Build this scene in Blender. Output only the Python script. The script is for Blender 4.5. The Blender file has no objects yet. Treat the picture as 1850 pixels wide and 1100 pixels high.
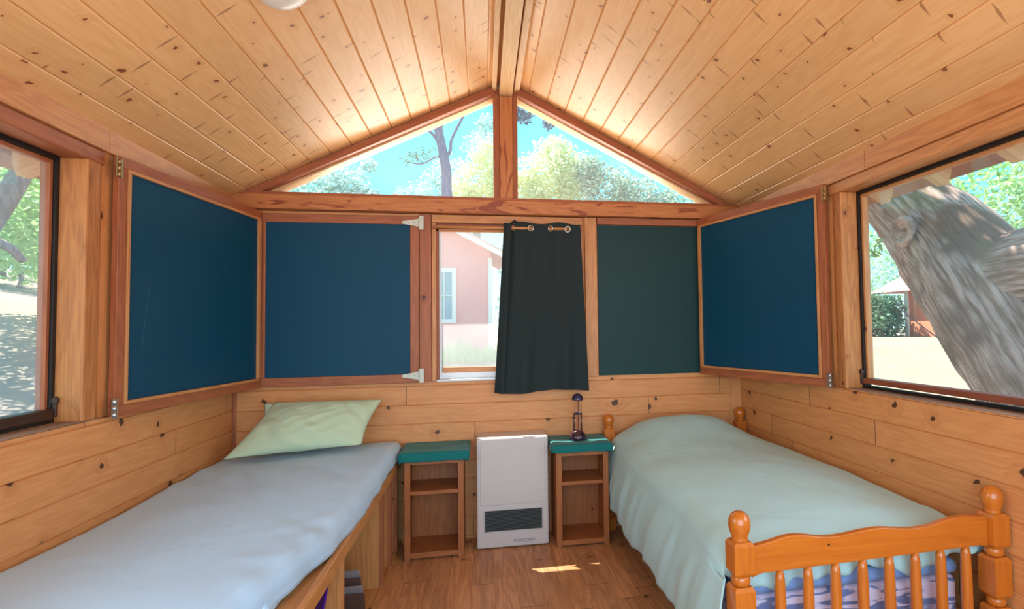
import bpy, bmesh, math, random
from mathutils import Vector, Matrix, noise
random.seed(7)
S = bpy.context.scene
COL = S.collection

# ------------------------------------------------------------------ camera
F_PX, CX = 1000.0, 1058.0
cd = bpy.data.cameras.new('camera'); cam = bpy.data.objects.new('camera', cd); COL.objects.link(cam)
cd.sensor_width = 36.0; cd.sensor_fit = 'HORIZONTAL'; cd.lens = 36.0 * F_PX / 1850.0
cd.shift_x = -(CX - 925.0) / 1850.0
cd.clip_start = 0.02; cd.clip_end = 300
M = Matrix(((0.9832435, 0.0064374, -0.1821833), (-0.1817432, -0.0432254, -0.9823955), (-0.014199, 0.9990446, -0.0413311))).to_4x4()
M.translation = Vector((-0.17, -4.0, 1.45)); cam.matrix_world = M
S.camera = cam

# ------------------------------------------------------------------ light
S.view_settings.view_transform = 'Standard'; S.view_settings.look = 'None'
S.view_settings.gamma = 1.0; S.view_settings.use_curve_mapping = False
S.view_settings.exposure = 0.08
SUN_S, SUN_K = 0.41, 0.49          # sun travels (+S, -K, -1)
w = bpy.data.worlds.new('sky'); S.world = w; w.use_nodes = True
nt = w.node_tree; nt.nodes.clear()
tc = nt.nodes.new('ShaderNodeTexCoord'); sp = nt.nodes.new('ShaderNodeSeparateXYZ')
rp = nt.nodes.new('ShaderNodeValToRGB'); bg = nt.nodes.new('ShaderNodeBackground'); wo = nt.nodes.new('ShaderNodeOutputWorld')
nt.links.new(tc.outputs['Generated'], sp.inputs[0]); nt.links.new(sp.outputs['Z'], rp.inputs[0])
nt.links.new(rp.outputs[0], bg.inputs[0]); nt.links.new(bg.outputs[0], wo.inputs[0])
e = rp.color_ramp.elements
e[0].position = 0.0; e[0].color = (0.55, 0.86, 0.95, 1)
e[1].position = 0.55; e[1].color = (0.42, 0.66, 0.90, 1)
k = e.new(0.22); k.color = (0.11, 0.60, 0.72, 1)
k = e.new(0.42); k.color = (0.10, 0.52, 0.80, 1)
bg.inputs[1].default_value = 2.2
sd = bpy.data.lights.new('sun', 'SUN'); so = bpy.data.objects.new('sun', sd); COL.objects.link(so)
sd.energy = 17.0; sd.angle = 0.008; sd.color = (1.0, 0.93, 0.80)
so.rotation_euler = Vector((-SUN_S, SUN_K, 1)).to_track_quat('Z', 'Y').to_euler(); so.location = (-6, 6, 12)
def area(name, loc, target, sx, sy, power, color):
    l = bpy.data.lights.new(name, 'AREA'); l.shape = 'RECTANGLE'; l.size = sx; l.size_y = sy; l.energy = power; l.color = color
    o = bpy.data.objects.new(name, l); COL.objects.link(o); o.location = loc
    o.rotation_euler = (Vector(loc) - Vector(target)).to_track_quat('Z', 'Y').to_euler(); return o
# added fill lamp standing in for daylight from the unseen rear opening
area('fill_rear_opening', (0, -4.95, 1.45), (0, -.6, .6), 2.9, 1.9, 72, (0.74, 0.87, 1.0))
# added fill, hidden below the gable sill, to brighten the ceiling near the panes
area('fill_gable', (0, .80, 2.44), (0, -1.3, 3.05), 2.7, .16, 34, (1.0, 0.93, 0.82))
area('fill_window_left', (-2.25, -3.05, 1.65), (0, -3.0, 1.4), 1.1, 1.0, 16, (1.0, 0.94, 0.84))  # added pair of side fills for the window lengths out of view
area('fill_window_right', (2.25, -3.05, 1.65), (0, -3.0, 1.4), 1.1, 1.0, 18, (1.0, 0.93, 0.82))

# ------------------------------------------------------------------ helpers
def lin(r, g, b):
    f = lambda c: (c / 255 / 12.92) if c / 255 <= 0.04045 else ((c / 255 + 0.055) / 1.055) ** 2.4
    return (f(r), f(g), f(b), 1)
def tag(o, label=None, cat=None, group=None, kind=None):
    if label: o['label'] = label
    if cat: o['category'] = cat
    if group: o['group'] = group
    if kind: o['kind'] = kind
    return o
def empty(name, loc=(0, 0, 0), label=None, cat=None, group=None, rz=0):
    o = bpy.data.objects.new(name, None); COL.objects.link(o); o.location = loc; o.rotation_euler = (0, 0, rz)
    o.empty_display_size = 0.05
    return tag(o, label, cat, group)

class MB:
    """collects faces with uvs (u = along the grain, metres)"""
    def __init__(s): s.v = []; s.f = []; s.uv = []; s.sm = []
    def face(s, pts, uvs=None, smooth=False):
        i = len(s.v); s.v += [tuple(p) for p in pts]; s.f.append(tuple(range(i, i + len(pts))))
        s.uv += list(uvs) if uvs else [(p[0], p[1]) for p in pts]; s.sm.append(smooth)
    def box(s, x0, x1, y0, y1, z0, z1, mat=None, along=None, tap=None):
        lo = (min(x0, x1), min(y0, y1), min(z0, z1)); hi = (max(x0, x1), max(y0, y1), max(z0, z1))
        L = [hi[i] - lo[i] for i in range(3)]
        a = L.index(max(L)) if along is None else along
        b, c = [i for i in range(3) if i != a]
        ou, ov = random.uniform(0, 30), random.uniform(0, 30)
        P = {}
        for i in (0, 1):
            for j in (0, 1):
                for k2 in (0, 1): P[i, j, k2] = Vector((hi[0] if i else lo[0], hi[1] if j else lo[1], hi[2] if k2 else lo[2]))
        quads = [((0,0,0),(0,0,1),(0,1,1),(0,1,0)), ((1,0,0),(1,1,0),(1,1,1),(1,0,1)), ((0,0,0),(1,0,0),(1,0,1),(0,0,1)),
                 ((0,1,0),(0,1,1),(1,1,1),(1,1,0)), ((0,0,0),(0,1,0),(1,1,0),(1,0,0)), ((0,0,1),(1,0,1),(1,1,1),(0,1,1))]
        for qi, q in enumerate(quads):
            pts = [P[k3] for k3 in q]; axn = qi // 2
            if axn == a: uv = [(ou + p[b], ov + p[c]) for p in pts]
            else:
                o2 = b if axn == c else c
                uv = [(ou + p[a], ov + p[o2] + (0.37 if o2 == c else 0)) for p in pts]
            if mat is not None: pts = [mat @ p for p in pts]
            s.face(pts, uv)
        return s
    def prism(s, poly, off, caps=True, uvf=None):
        """poly: list of 3D points (one side), off: extrusion vector"""
        off = Vector(off); A = [Vector(p) for p in poly]; B = [p + off for p in A]; n = len(A)
        ou = random.uniform(0, 30)
        if uvf is None:
            d = max(((A[(i + 1) % n] - A[i]) for i in range(n)), key=lambda q: q.length).normalized()
            nn = off.normalized(); e2 = nn.cross(d)
            uvf = lambda p: (ou + p.dot(d), ou + p.dot(e2) + 0.3 * p.dot(nn))
        s.face(A[::-1], [uvf(p) for p in A[::-1]]); s.face(B, [uvf(p) for p in B])
        for i in range(n):
            j = (i + 1) % n; q = [A[i], A[j], B[j], B[i]]; s.face(q, [uvf(p) for p in q])
        return s
    def grid(s, fn, nu, nv, uvs=(1, 1), smooth=True, closeu=False, skip=None):
        i0 = len(s.v)
        for a in range(nu + 1):
            for b in range(nv + 1): s.v.append(tuple(fn(a / nu, b / nv)))
        for a in range(nu):
            for b in range(nv):
                if skip and skip(a / nu + .5 / nu, b / nv + .5 / nv): continue
                q = [(a, b), (a + 1, b), (a + 1, b + 1), (a, b + 1)]
                s.f.append(tuple(i0 + x * (nv + 1) + y for x, y in q)); s.uv += [(x / nu * uvs[0], y / nv * uvs[1]) for x, y in q]; s.sm.append(smooth)
        return s
    def lathe(s, prof, c=(0, 0, 0), n=24, mat=None, square=None):
        """prof: (r, z)"""
        c = Vector(c); ou = random.uniform(0, 20)
        i0 = len(s.v)
        for r, z in prof:
            for k2 in range(n):
                t = 2 * math.pi * k2 / n; p = Vector((r * math.cos(t), r * math.sin(t), z))
                if mat is not None: p = mat @ p
                s.v.append(tuple(p + c))
        for a in range(len(prof) - 1):
            for k2 in range(n):
                k3 = (k2 + 1) % n
                s.f.append((i0 + a * n + k2, i0 + a * n + k3, i0 + (a + 1) * n + k3, i0 + (a + 1) * n + k2))
                r = max(prof[a][0], 0.01)
                s.uv += [(ou + prof[a][1], r * 6.28 * k2 / n), (ou + prof[a][1], r * 6.28 * (k2 + 1) / n), (ou + prof[a + 1][1], r * 6.28 * (k2 + 1) / n), (ou + prof[a + 1][1], r * 6.28 * k2 / n)]
                s.sm.append(True)
        for idx, a in ((0, 0), (1, len(prof) - 1)):
            if prof[a][0] > 1e-5:
                f = [i0 + a * n + k2 for k2 in range(n)]
                if idx == 0: f = f[::-1]
                s.f.append(tuple(f)); s.uv += [(0, 0)] * n; s.sm.append(False)
        return s
    def tube(s, pts, rad, n=10, cap=True, closed=False, jit=None):
        P = [Vector(p) for p in pts]; m = len(P); i0 = len(s.v)
        R = rad if isinstance(rad, (list, tuple)) else [rad] * m
        t0 = (P[1] - P[0]).normalized(); up = Vector((0, 0, 1)) if abs(t0.z) < .9 else Vector((1, 0, 0))
        nrm = t0.cross(up).normalized(); L = 0; Ls = []
        for i in range(m):
            if i: L += (P[i] - P[i - 1]).length
            Ls.append(L)
            t = (P[(i + 1) % m] - P[i - 1]) if closed else (P[min(i + 1, m - 1)] - P[max(i - 1, 0)])
            t = t.normalized(); nrm = (nrm - t * nrm.dot(t)).normalized(); bn = t.cross(nrm)
            for k2 in range(n):
                a = 2 * math.pi * k2 / n; d = nrm * math.cos(a) + bn * math.sin(a); r = R[i]
                if jit: r *= jit(P[i] + d * r)
                s.v.append(tuple(P[i] + d * r))
        for i in range(m if closed else m - 1):
            for k2 in range(n):
                k3 = (k2 + 1) % n; j = (i + 1) % m
                s.f.append((i0 + i * n + k2, i0 + i * n + k3, i0 + j * n + k3, i0 + j * n + k2)); s.sm.append(True)
                s.uv += [(Ls[i], .1 * k2), (Ls[i], .1 * k2 + .1), (Ls[j], .1 * k2 + .1), (Ls[j], .1 * k2)]
        if cap and not closed:
            for f in ([i0 + k2 for k2 in range(n)][::-1], [i0 + (m - 1) * n + k2 for k2 in range(n)]):
                s.f.append(tuple(f)); s.uv += [(0, 0)] * n; s.sm.append(False)
        return s
    def build(s, name, mat, parent=None, bev=0, seg=2, loc=None, weld=False):
        me = bpy.data.meshes.new(name); me.from_pydata(s.v, [], s.f); me.update()
        uvl = me.uv_layers.new(name='UVMap')
        for i, uv in enumerate(s.uv): uvl.data[i].uv = uv
        me.polygons.foreach_set('use_smooth', s.sm)
        me.materials.append(mat)
        bm = bmesh.new(); bm.from_mesh(me)
        if weld or bev: bmesh.ops.remove_doubles(bm, verts=bm.verts, dist=1e-5)
        bmesh.ops.recalc_face_normals(bm, faces=bm.faces) if (weld or bev) else None
        bm.to_mesh(me); bm.free()
        o = bpy.data.objects.new(name, me); COL.objects.link(o)
        if parent: o.parent = parent
        if loc: o.location = loc
        if bev:
            m = o.modifiers.new('bevel', 'BEVEL'); m.width = bev; m.segments = seg; m.limit_method = 'ANGLE'; m.angle_limit = 0.6
            m.harden_normals = False
        return o

# ------------------------------------------------------------------ materials
def newmat(name):
    m = bpy.data.materials.new(name); m.use_nodes = True; nt = m.node_tree; nt.nodes.clear()
    out = nt.nodes.new('ShaderNodeOutputMaterial'); b = nt.nodes.new('ShaderNodeBsdfPrincipled'); nt.links.new(b.outputs[0], out.inputs[0])
    return m, nt, b, out
def N(nt, typ, **kw):
    n = nt.nodes.new(typ)
    for k2, v in kw.items(): setattr(n, k2, v)
    return n
def math_(nt, op, a, b=None, c=None, clamp=False):
    n = nt.nodes.new('ShaderNodeMath'); n.operation = op; n.use_clamp = clamp
    for i, x in enumerate((a, b, c)):
        if x is None: continue
        if isinstance(x, (int, float)): n.inputs[i].default_value = x
        else: nt.links.new(x, n.inputs[i])
    return n.outputs[0]
def mixc(nt, f, a, b):
    n = nt.nodes.new('ShaderNodeMix'); n.data_type = 'RGBA'
    if isinstance(f, (int, float)): n.inputs[0].default_value = f
    else: nt.links.new(f, n.inputs[0])
    for i, x in ((6, a), (7, b)):
        if isinstance(x, tuple): n.inputs[i].default_value = x
        else: nt.links.new(x, n.inputs[i])
    return n.outputs[2]
def mapr(nt, x, a, b, c=0, d=1):
    n = nt.nodes.new('ShaderNodeMapRange'); n.interpolation_type = 'SMOOTHSTEP'
    nt.links.new(x, n.inputs[0])
    for i, q in enumerate((a, b, c, d)): n.inputs[i + 1].default_value = q
    return n.outputs[0]
def comb(nt, x, y, z=0.0):
    n = nt.nodes.new('ShaderNodeCombineXYZ')
    for i, q in enumerate((x, y, z)):
        if isinstance(q, (int, float)): n.inputs[i].default_value = q
        else: nt.links.new(q, n.inputs[i])
    return n.outputs[0]

def wood(name, light, dark, knotc, pw=0.0, knots=0.5, kscale=5.0, krad=0.09, spikes=0.0, rough=0.45, tone=0.10, gfreq=9.0, joint=0.0, contrast=1.0, coat=0.0, stain=0.0):
    m, nt, b, out = newmat(name)
    uv = N(nt, 'ShaderNodeTexCoord').outputs['UV']; s = N(nt, 'ShaderNodeSeparateXYZ'); nt.links.new(uv, s.inputs[0])
    u, v = s.outputs[0], s.outputs[1]
    if pw:
        idx = math_(nt, 'FLOOR', math_(nt, 'DIVIDE', v, pw))
    else:
        idx = math_(nt, 'FLOOR', math_(nt, 'MULTIPLY', u, 0.0))
    wn = N(nt, 'ShaderNodeTexWhiteNoise', noise_dimensions='1D'); nt.links.new(idx, wn.inputs['W']); r1 = wn.outputs['Value']
    u = math_(nt, 'ADD', u, math_(nt, 'MULTIPLY', r1, 23.7))
    jm = None
    if joint:
        jf = math_(nt, 'FRACT', math_(nt, 'DIVIDE', u, joint))
        jm = mapr(nt, math_(nt, 'MULTIPLY', math_(nt, 'ABSOLUTE', math_(nt, 'SUBTRACT', jf, 0.5)), joint), 0.002, 0.0035, 1, 0)
        seg = math_(nt, 'FLOOR', math_(nt, 'ADD', math_(nt, 'DIVIDE', u, joint), 0.5))
        wn2 = N(nt, 'ShaderNodeTexWhiteNoise', noise_dimensions='2D'); nt.links.new(comb(nt, idx, seg), wn2.inputs['Vector']); r1 = wn2.outputs['Value']
        v = math_(nt, 'ADD', v, math_(nt, 'MULTIPLY', r1, 3.0))
    v2 = math_(nt, 'ADD', v, math_(nt, 'MULTIPLY', idx, 1.37))
    # knots
    vo = N(nt, 'ShaderNodeTexVoronoi', voronoi_dimensions='2D', feature='F1'); vo.inputs['Scale'].default_value = kscale; vo.inputs['Randomness'].default_value = 1
    dn0 = N(nt, 'ShaderNodeTexNoise', noise_dimensions='2D'); dn0.inputs['Scale'].default_value = 32; dn0.inputs['Detail'].default_value = 2; nt.links.new(comb(nt, u, v2), dn0.inputs['Vector'])
    dsp = N(nt, 'ShaderNodeSeparateColor'); nt.links.new(dn0.outputs['Color'], dsp.inputs[0])
    nt.links.new(comb(nt, math_(nt, 'ADD', u, math_(nt, 'MULTIPLY_ADD', dsp.outputs[0], .030, -.015)), math_(nt, 'ADD', math_(nt, 'MULTIPLY', v2, 1.15), math_(nt, 'MULTIPLY_ADD', dsp.outputs[1], .030, -.015))), vo.inputs['Vector'])
    cs = N(nt, 'ShaderNodeSeparateColor'); nt.links.new(vo.outputs['Color'], cs.inputs[0])
    exist = math_(nt, 'LESS_THAN', cs.outputs[0], knots)
    rad = math_(nt, 'MULTIPLY_ADD', cs.outputs[1], krad * 0.8, krad * 0.45)
    dn = math_(nt, 'DIVIDE', vo.outputs['Distance'], rad)
    kn = math_(nt, 'MULTIPLY', mapr(nt, dn, 0.7, 1.05, 1, 0), exist)
    halo = math_(nt, 'MULTIPLY', mapr(nt, dn, 0.8, 4.2, 1, 0), exist)
    # grain
    wob = N(nt, 'ShaderNodeTexNoise', noise_dimensions='2D'); wob.inputs['Scale'].default_value = 1.0; wob.inputs['Detail'].default_value = 3
    nt.links.new(comb(nt, math_(nt, 'MULTIPLY', u, 0.9), math_(nt, 'MULTIPLY', v2, 6.0)), wob.inputs['Vector'])
    bandv = math_(nt, 'ADD', math_(nt, 'MULTIPLY', wob.outputs['Fac'], gfreq), math_(nt, 'MULTIPLY', halo, 1.3))
    band = math_(nt, 'MULTIPLY_ADD', math_(nt, 'SINE', math_(nt, 'MULTIPLY', bandv, 6.28)), 0.5, 0.5)
    fine = N(nt, 'ShaderNodeTexNoise', noise_dimensions='2D'); fine.inputs['Scale'].default_value = 1.0; fine.inputs['Detail'].default_value = 4
    nt.links.new(comb(nt, math_(nt, 'MULTIPLY', u, 3.0), math_(nt, 'MULTIPLY', v2, 150.0)), fine.inputs['Vector'])
    g = math_(nt, 'ADD', math_(nt, 'MULTIPLY', band, 0.28 * contrast), math_(nt, 'MULTIPLY', math_(nt, 'SUBTRACT', fine.outputs['Fac'], 0.35), 0.9 * contrast), clamp=True)
    g = math_(nt, 'ADD', g, math_(nt, 'MULTIPLY', halo, 0.22), clamp=True)
    col = mixc(nt, g, light, dark)
    if stain:
        sn = N(nt, 'ShaderNodeTexNoise', noise_dimensions='2D'); sn.inputs['Scale'].default_value = 2.2; sn.inputs['Detail'].default_value = 5; sn.inputs['Distortion'].default_value = 1.6
        nt.links.new(comb(nt, math_(nt, 'MULTIPLY', u, 1.2), math_(nt, 'MULTIPLY', v2, 5.0)), sn.inputs['Vector'])
        col = mixc(nt, math_(nt, 'MULTIPLY', mapr(nt, sn.outputs['Fac'], 0.56, 0.66), stain), col, (knotc[0] * 1.6, knotc[1] * 1.3, knotc[2] * 1.2, 1))
    col = mixc(nt, math_(nt, 'MULTIPLY', kn, 0.9), col, knotc)
    if spikes:
        vs = N(nt, 'ShaderNodeTexVoronoi', voronoi_dimensions='2D', feature='F1'); vs.inputs['Scale'].default_value = 1.0
        ut = math_(nt, 'ADD', u, math_(nt, 'MULTIPLY', v2, 0.30))
        nt.links.new(comb(nt, math_(nt, 'MULTIPLY', ut, 9.0), math_(nt, 'MULTIPLY', v2, 5.5)), vs.inputs['Vector'])
        c2 = N(nt, 'ShaderNodeSeparateColor'); nt.links.new(vs.outputs['Color'], c2.inputs[0])
        ps = N(nt, 'ShaderNodeSeparateXYZ'); nt.links.new(vs.outputs['Position'], ps.inputs[0])
        du = math_(nt, 'ABSOLUTE', math_(nt, 'SUBTRACT', math_(nt, 'MULTIPLY', ut, 9.0), ps.outputs[0]))
        dv = math_(nt, 'ABSOLUTE', math_(nt, 'SUBTRACT', math_(nt, 'MULTIPLY', v2, 5.5), ps.outputs[1]))
        dd = math_(nt, 'ADD', math_(nt, 'MULTIPLY', du, 13.0), math_(nt, 'MULTIPLY', dv, 2.6))
        sk = math_(nt, 'MULTIPLY', mapr(nt, dd, 0.6, 1.0, 1, 0), math_(nt, 'LESS_THAN', c2.outputs[0], spikes))
        col = mixc(nt, math_(nt, 'MULTIPLY', sk, 0.6), col, knotc)
    hs = N(nt, 'ShaderNodeHueSaturation'); nt.links.new(col, hs.inputs['Color'])
    nt.links.new(math_(nt, 'MULTIPLY_ADD', r1, tone * 2, 1 - tone), hs.inputs['Value'])
    c = hs.outputs[0]
    if jm is not None: c = mixc(nt, math_(nt, 'MULTIPLY', jm, 0.75), c, (0.05, 0.02, 0.01, 1))
    nt.links.new(c, b.inputs['Base Color'])
    b.inputs['Roughness'].default_value = rough
    if coat: b.inputs['Coat Weight'].default_value = coat; b.inputs['Coat Roughness'].default_value = 0.2
    bp = N(nt, 'ShaderNodeBump'); bp.inputs['Strength'].default_value = 0.15; bp.inputs['Distance'].default_value = 0.002
    nt.links.new(fine.outputs['Fac'], bp.inputs['Height']); nt.links.new(bp.outputs[0], b.inputs['Normal'])
    return m
def plain(name, col, rough=0.5, metal=0.0, var=0.06, nscale=8.0, spec=0.5, bump=0.0, bscale=60, coat=0, sheen=0):
    m, nt, b, out = newmat(name)
    t = N(nt, 'ShaderNodeTexCoord'); n = N(nt, 'ShaderNodeTexNoise'); n.inputs['Scale'].default_value = nscale; n.inputs['Detail'].default_value = 4
    nt.links.new(t.outputs['Object'], n.inputs['Vector'])
    hs = N(nt, 'ShaderNodeHueSaturation'); hs.inputs['Color'].default_value = col
    nt.links.new(math_(nt, 'MULTIPLY_ADD', n.outputs['Fac'], var * 2, 1 - var), hs.inputs['Value'])
    nt.links.new(hs.outputs[0], b.inputs['Base Color']); b.inputs['Roughness'].default_value = rough; b.inputs['Metallic'].default_value = metal
    b.inputs['Specular IOR Level'].default_value = spec
    if coat: b.inputs['Coat Weight'].default_value = coat
    if sheen: b.inputs['Sheen Weight'].default_value = sheen
    if bump:
        n2 = N(nt, 'ShaderNodeTexNoise'); n2.inputs['Scale'].default_value = bscale; n2.inputs['Detail'].default_value = 5; nt.links.new(t.outputs['Object'], n2.inputs['Vector'])
        bp = N(nt, 'ShaderNodeBump'); bp.inputs['Strength'].default_value = 0.5; bp.inputs['Distance'].default_value = bump
        nt.links.new(n2.outputs['Fac'], bp.inputs['Height']); nt.links.new(bp.outputs[0], b.inputs['Normal'])
    return m

PW = 0.146
m_ceil = wood('pine_ceiling', lin(240, 190, 132), lin(212, 142, 82), lin(128, 62, 34), pw=PW, knots=0.42, kscale=6.5, krad=0.075, spikes=0.26, rough=0.42, tone=0.05, contrast=0.6)
m_wall = wood('pine_wall', lin(226, 156, 98), lin(188, 110, 58), lin(44, 18, 14), pw=0.13, knots=0.38, kscale=4.2, krad=0.10, rough=0.5, tone=0.08, contrast=0.7, joint=2.3)
m_floor = wood('laminate_floor', lin(212, 154, 106), lin(150, 94, 60), lin(84, 46, 26), pw=0.128, knots=0.2, kscale=4.0, krad=0.06, rough=0.42, tone=0.13, gfreq=7, joint=1.2, contrast=1.25)
m_trim = wood('fir_trim', lin(214, 150, 94), lin(168, 98, 52), lin(84, 34, 18), knots=0.16, kscale=3.2, krad=0.05, rough=0.45, tone=0.0)
m_trimd = wood('redwood_trim', lin(178, 104, 66), lin(128, 64, 38), lin(70, 26, 16), knots=0.1, kscale=3.0, krad=0.05, rough=0.5, tone=0.0)
m_beam = wood('stained_beam', lin(205, 132, 78), lin(164, 92, 50), lin(98, 30, 20), knots=0.25, kscale=3.2, krad=0.06, rough=0.45, tone=0.0, stain=0.75)
m_pale = wood('pale_pine', lin(236, 196, 146), lin(206, 154, 100), lin(130, 72, 44), knots=0.15, kscale=4.0, krad=0.04, rough=0.5, tone=0.0)
m_post = wood('worn_post', lin(202, 134, 76), lin(146, 80, 40), lin(90, 40, 22), knots=0.35, kscale=5.0, krad=0.06, rough=0.55, tone=0.0, stain=0.25)
m_bed = wood('varnished_pine', lin(206, 116, 34), lin(170, 82, 20), lin(60, 22, 10), knots=0.06, kscale=4.0, krad=0.03, rough=0.28, tone=0.0, coat=0.5, contrast=0.8)
m_ply = wood('birch_panel', lin(206, 146, 86), lin(168, 106, 54), lin(96, 48, 24), knots=0.08, kscale=4.0, krad=0.04, rough=0.5, tone=0.0)
m_cab = wood('nightstand_pine', lin(176, 104, 54), lin(130, 70, 36), lin(60, 26, 14), knots=0.1, kscale=4.0, krad=0.04, rough=0.5, tone=0.0)
m_darkw = wood('dark_sash', lin(70, 44, 32), lin(34, 20, 16), lin(20, 10, 8), knots=0.0, rough=0.5, tone=0.0)
m_sill = wood('weathered_sill', lin(168, 136, 112), lin(120, 90, 72), lin(70, 50, 40), knots=0.0, rough=0.7, tone=0.0, stain=0.4)
m_redsash = wood('red_brown_sash', lin(150, 84, 60), lin(96, 46, 32), lin(50, 20, 14), knots=0.0, rough=0.45, tone=0.0)
m_blue = plain('blue_panel', lin(0, 68, 98), rough=0.6, var=0.05, nscale=3, spec=.3)
m_blueR = plain('green_grey_panel', lin(26, 62, 64), spec=.3, rough=0.6, var=0.06, nscale=3)
m_white = plain('heater_enamel', lin(205, 196, 196), rough=0.35, var=0.01)
m_grille = plain('grille_metal', lin(88, 94, 96), rough=0.4, metal=0.6, var=0.02)
m_dark = plain('dark_gap', lin(14, 12, 12), rough=0.8)
m_ink = plain('logo_ink', lin(110, 106, 114), rough=0.5)
m_whitepaint = plain('white_hinge', lin(206, 212, 200), rough=0.4, var=0.03)
m_brass = plain('aged_brass', lin(176, 140, 96), rough=0.35, metal=0.9, var=0.12, nscale=60)
m_steel = plain('steel', lin(190, 190, 195), rough=0.25, metal=1.0, var=0.04)
m_curtain = plain('blackout_cloth', lin(42, 52, 54), rough=0.85, var=0.08, nscale=5, bump=0.002, bscale=30, spec=0.2)
m_vinyl = plain('white_vinyl', lin(225, 232, 240), rough=0.4, var=0.02)
m_black = plain('black_track', lin(20, 18, 20), rough=0.5, var=0.02)
m_plum = plain('plum_plastic', lin(52, 22, 44), rough=0.22, var=0.05, coat=0.6)
m_navy = plain('navy_cap', lin(34, 32, 72), rough=0.2, var=0.1, nscale=80, coat=0.6)
m_purple = plain('purple_plastic', lin(82, 34, 150), rough=0.4, var=0.04)
m_ceram = plain('frosted_dome', lin(236, 226, 216), rough=0.35, var=0.08, nscale=14)
def cloth(name, a, b_, bump=0.006, s1=7.0, rough=0.8, stretch=(1, 1, 1)):
    m, nt, b, out = newmat(name)
    t = N(nt, 'ShaderNodeTexCoord'); mp = N(nt, 'ShaderNodeMapping'); mp.inputs['Scale'].default_value = stretch; nt.links.new(t.outputs['Object'], mp.inputs[0])
    n = N(nt, 'ShaderNodeTexNoise'); n.inputs['Scale'].default_value = 1.6; n.inputs['Detail'].default_value = 2; nt.links.new(mp.outputs[0], n.inputs['Vector'])
    nt.links.new(mixc(nt, n.outputs['Fac'], a, b_), b.inputs['Base Color']); b.inputs['Roughness'].default_value = rough; b.inputs['Specular IOR Level'].default_value = 0.25
    b.inputs['Sheen Weight'].default_value = 0.15
    n2 = N(nt, 'ShaderNodeTexNoise'); n2.inputs['Scale'].default_value = s1; n2.inputs['Detail'].default_value = 3; n2.inputs['Distortion'].default_value = 0.8; nt.links.new(mp.outputs[0], n2.inputs['Vector'])
    bp = N(nt, 'ShaderNodeBump'); bp.inputs['Strength'].default_value = 0.45; bp.inputs['Distance'].default_value = bump
    nt.links.new(n2.outputs['Fac'], bp.inputs['Height']); nt.links.new(bp.outputs[0], b.inputs['Normal'])
    return m
m_duvet = cloth('sage_duvet', lin(174, 212, 220), lin(182, 216, 214), bump=0.020, s1=3.5)
m_sheet = cloth('pale_sheet', lin(176, 212, 246), lin(186, 216, 242), bump=0.016, s1=4.0)
m_pillow = cloth('mint_pillow', lin(196, 214, 182), lin(190, 210, 182), bump=0.008, s1=5)
m_fit = cloth('blue_fitted_sheet', lin(122, 152, 204), lin(116, 146, 200), bump=0.004)
m_teal = cloth('teal_cover', lin(10, 112, 116), lin(20, 104, 100), bump=0.01, s1=14)
def tick():
    m, nt, b, out = newmat('mattress_ticking')
    t = N(nt, 'ShaderNodeTexCoord'); mp = N(nt, 'ShaderNodeMapping'); mp.inputs['Scale'].default_value = (2.5, 2.5, 16); nt.links.new(t.outputs['Object'], mp.inputs[0])
    n = N(nt, 'ShaderNodeTexNoise'); n.inputs['Scale'].default_value = 1.6; n.inputs['Detail'].default_value = 3; n.inputs['Distortion'].default_value = 1.5; nt.links.new(mp.outputs[0], n.inputs['Vector'])
    nt.links.new(mixc(nt, mapr(nt, n.outputs['Fac'], 0.5, 0.58), lin(206, 196, 222), lin(104, 118, 166)), b.inputs['Base Color']); b.inputs['Roughness'].default_value = 0.8
    return m
m_tick = tick()
def glass(name='hazy_glass', haze=0.10, tint=(0.97, 0.99, 1.0, 1)):
    m = bpy.data.materials.new(name); m.use_nodes = True; nt = m.node_tree; nt.nodes.clear()
    out = N(nt, 'ShaderNodeOutputMaterial'); tr = N(nt, 'ShaderNodeBsdfTransparent'); tr.inputs[0].default_value = tint
    tl = N(nt, 'ShaderNodeBsdfTranslucent'); tl.inputs[0].default_value = (0.95, 0.97, 1, 1); gl = N(nt, 'ShaderNodeBsdfGlossy'); gl.inputs['Roughness'].default_value = 0.02
    mx = N(nt, 'ShaderNodeMixShader'); mx2 = N(nt, 'ShaderNodeMixShader'); fr = N(nt, 'ShaderNodeLayerWeight'); fr.inputs[0].default_value = .15
    t = N(nt, 'ShaderNodeTexCoord'); n = N(nt, 'ShaderNodeTexNoise'); n.inputs['Scale'].default_value = 2.5; n.inputs['Detail'].default_value = 3; nt.links.new(t.outputs['Object'], n.inputs['Vector'])
    nt.links.new(math_(nt, 'MULTIPLY_ADD', n.outputs['Fac'], haze, haze * 0.5), mx.inputs[0])
    nt.links.new(tr.outputs[0], mx.inputs[1]); nt.links.new(tl.outputs[0], mx.inputs[2])
    nt.links.new(math_(nt, 'MULTIPLY', fr.outputs['Facing'], .25), mx2.inputs[0]); nt.links.new(mx.outputs[0], mx2.inputs[1]); nt.links.new(gl.outputs[0], mx2.inputs[2]); nt.links.new(mx2.outputs[0], out.inputs[0])
    return m
m_glass = glass(); m_glassB = glass('bright_glass', 0.11); m_glassG = glass('clear_gable_glass', 0.035); m_glassR = glass('faint_veil_glass', 0.045)  # haze built into each glass to wash out the outdoor view

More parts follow.
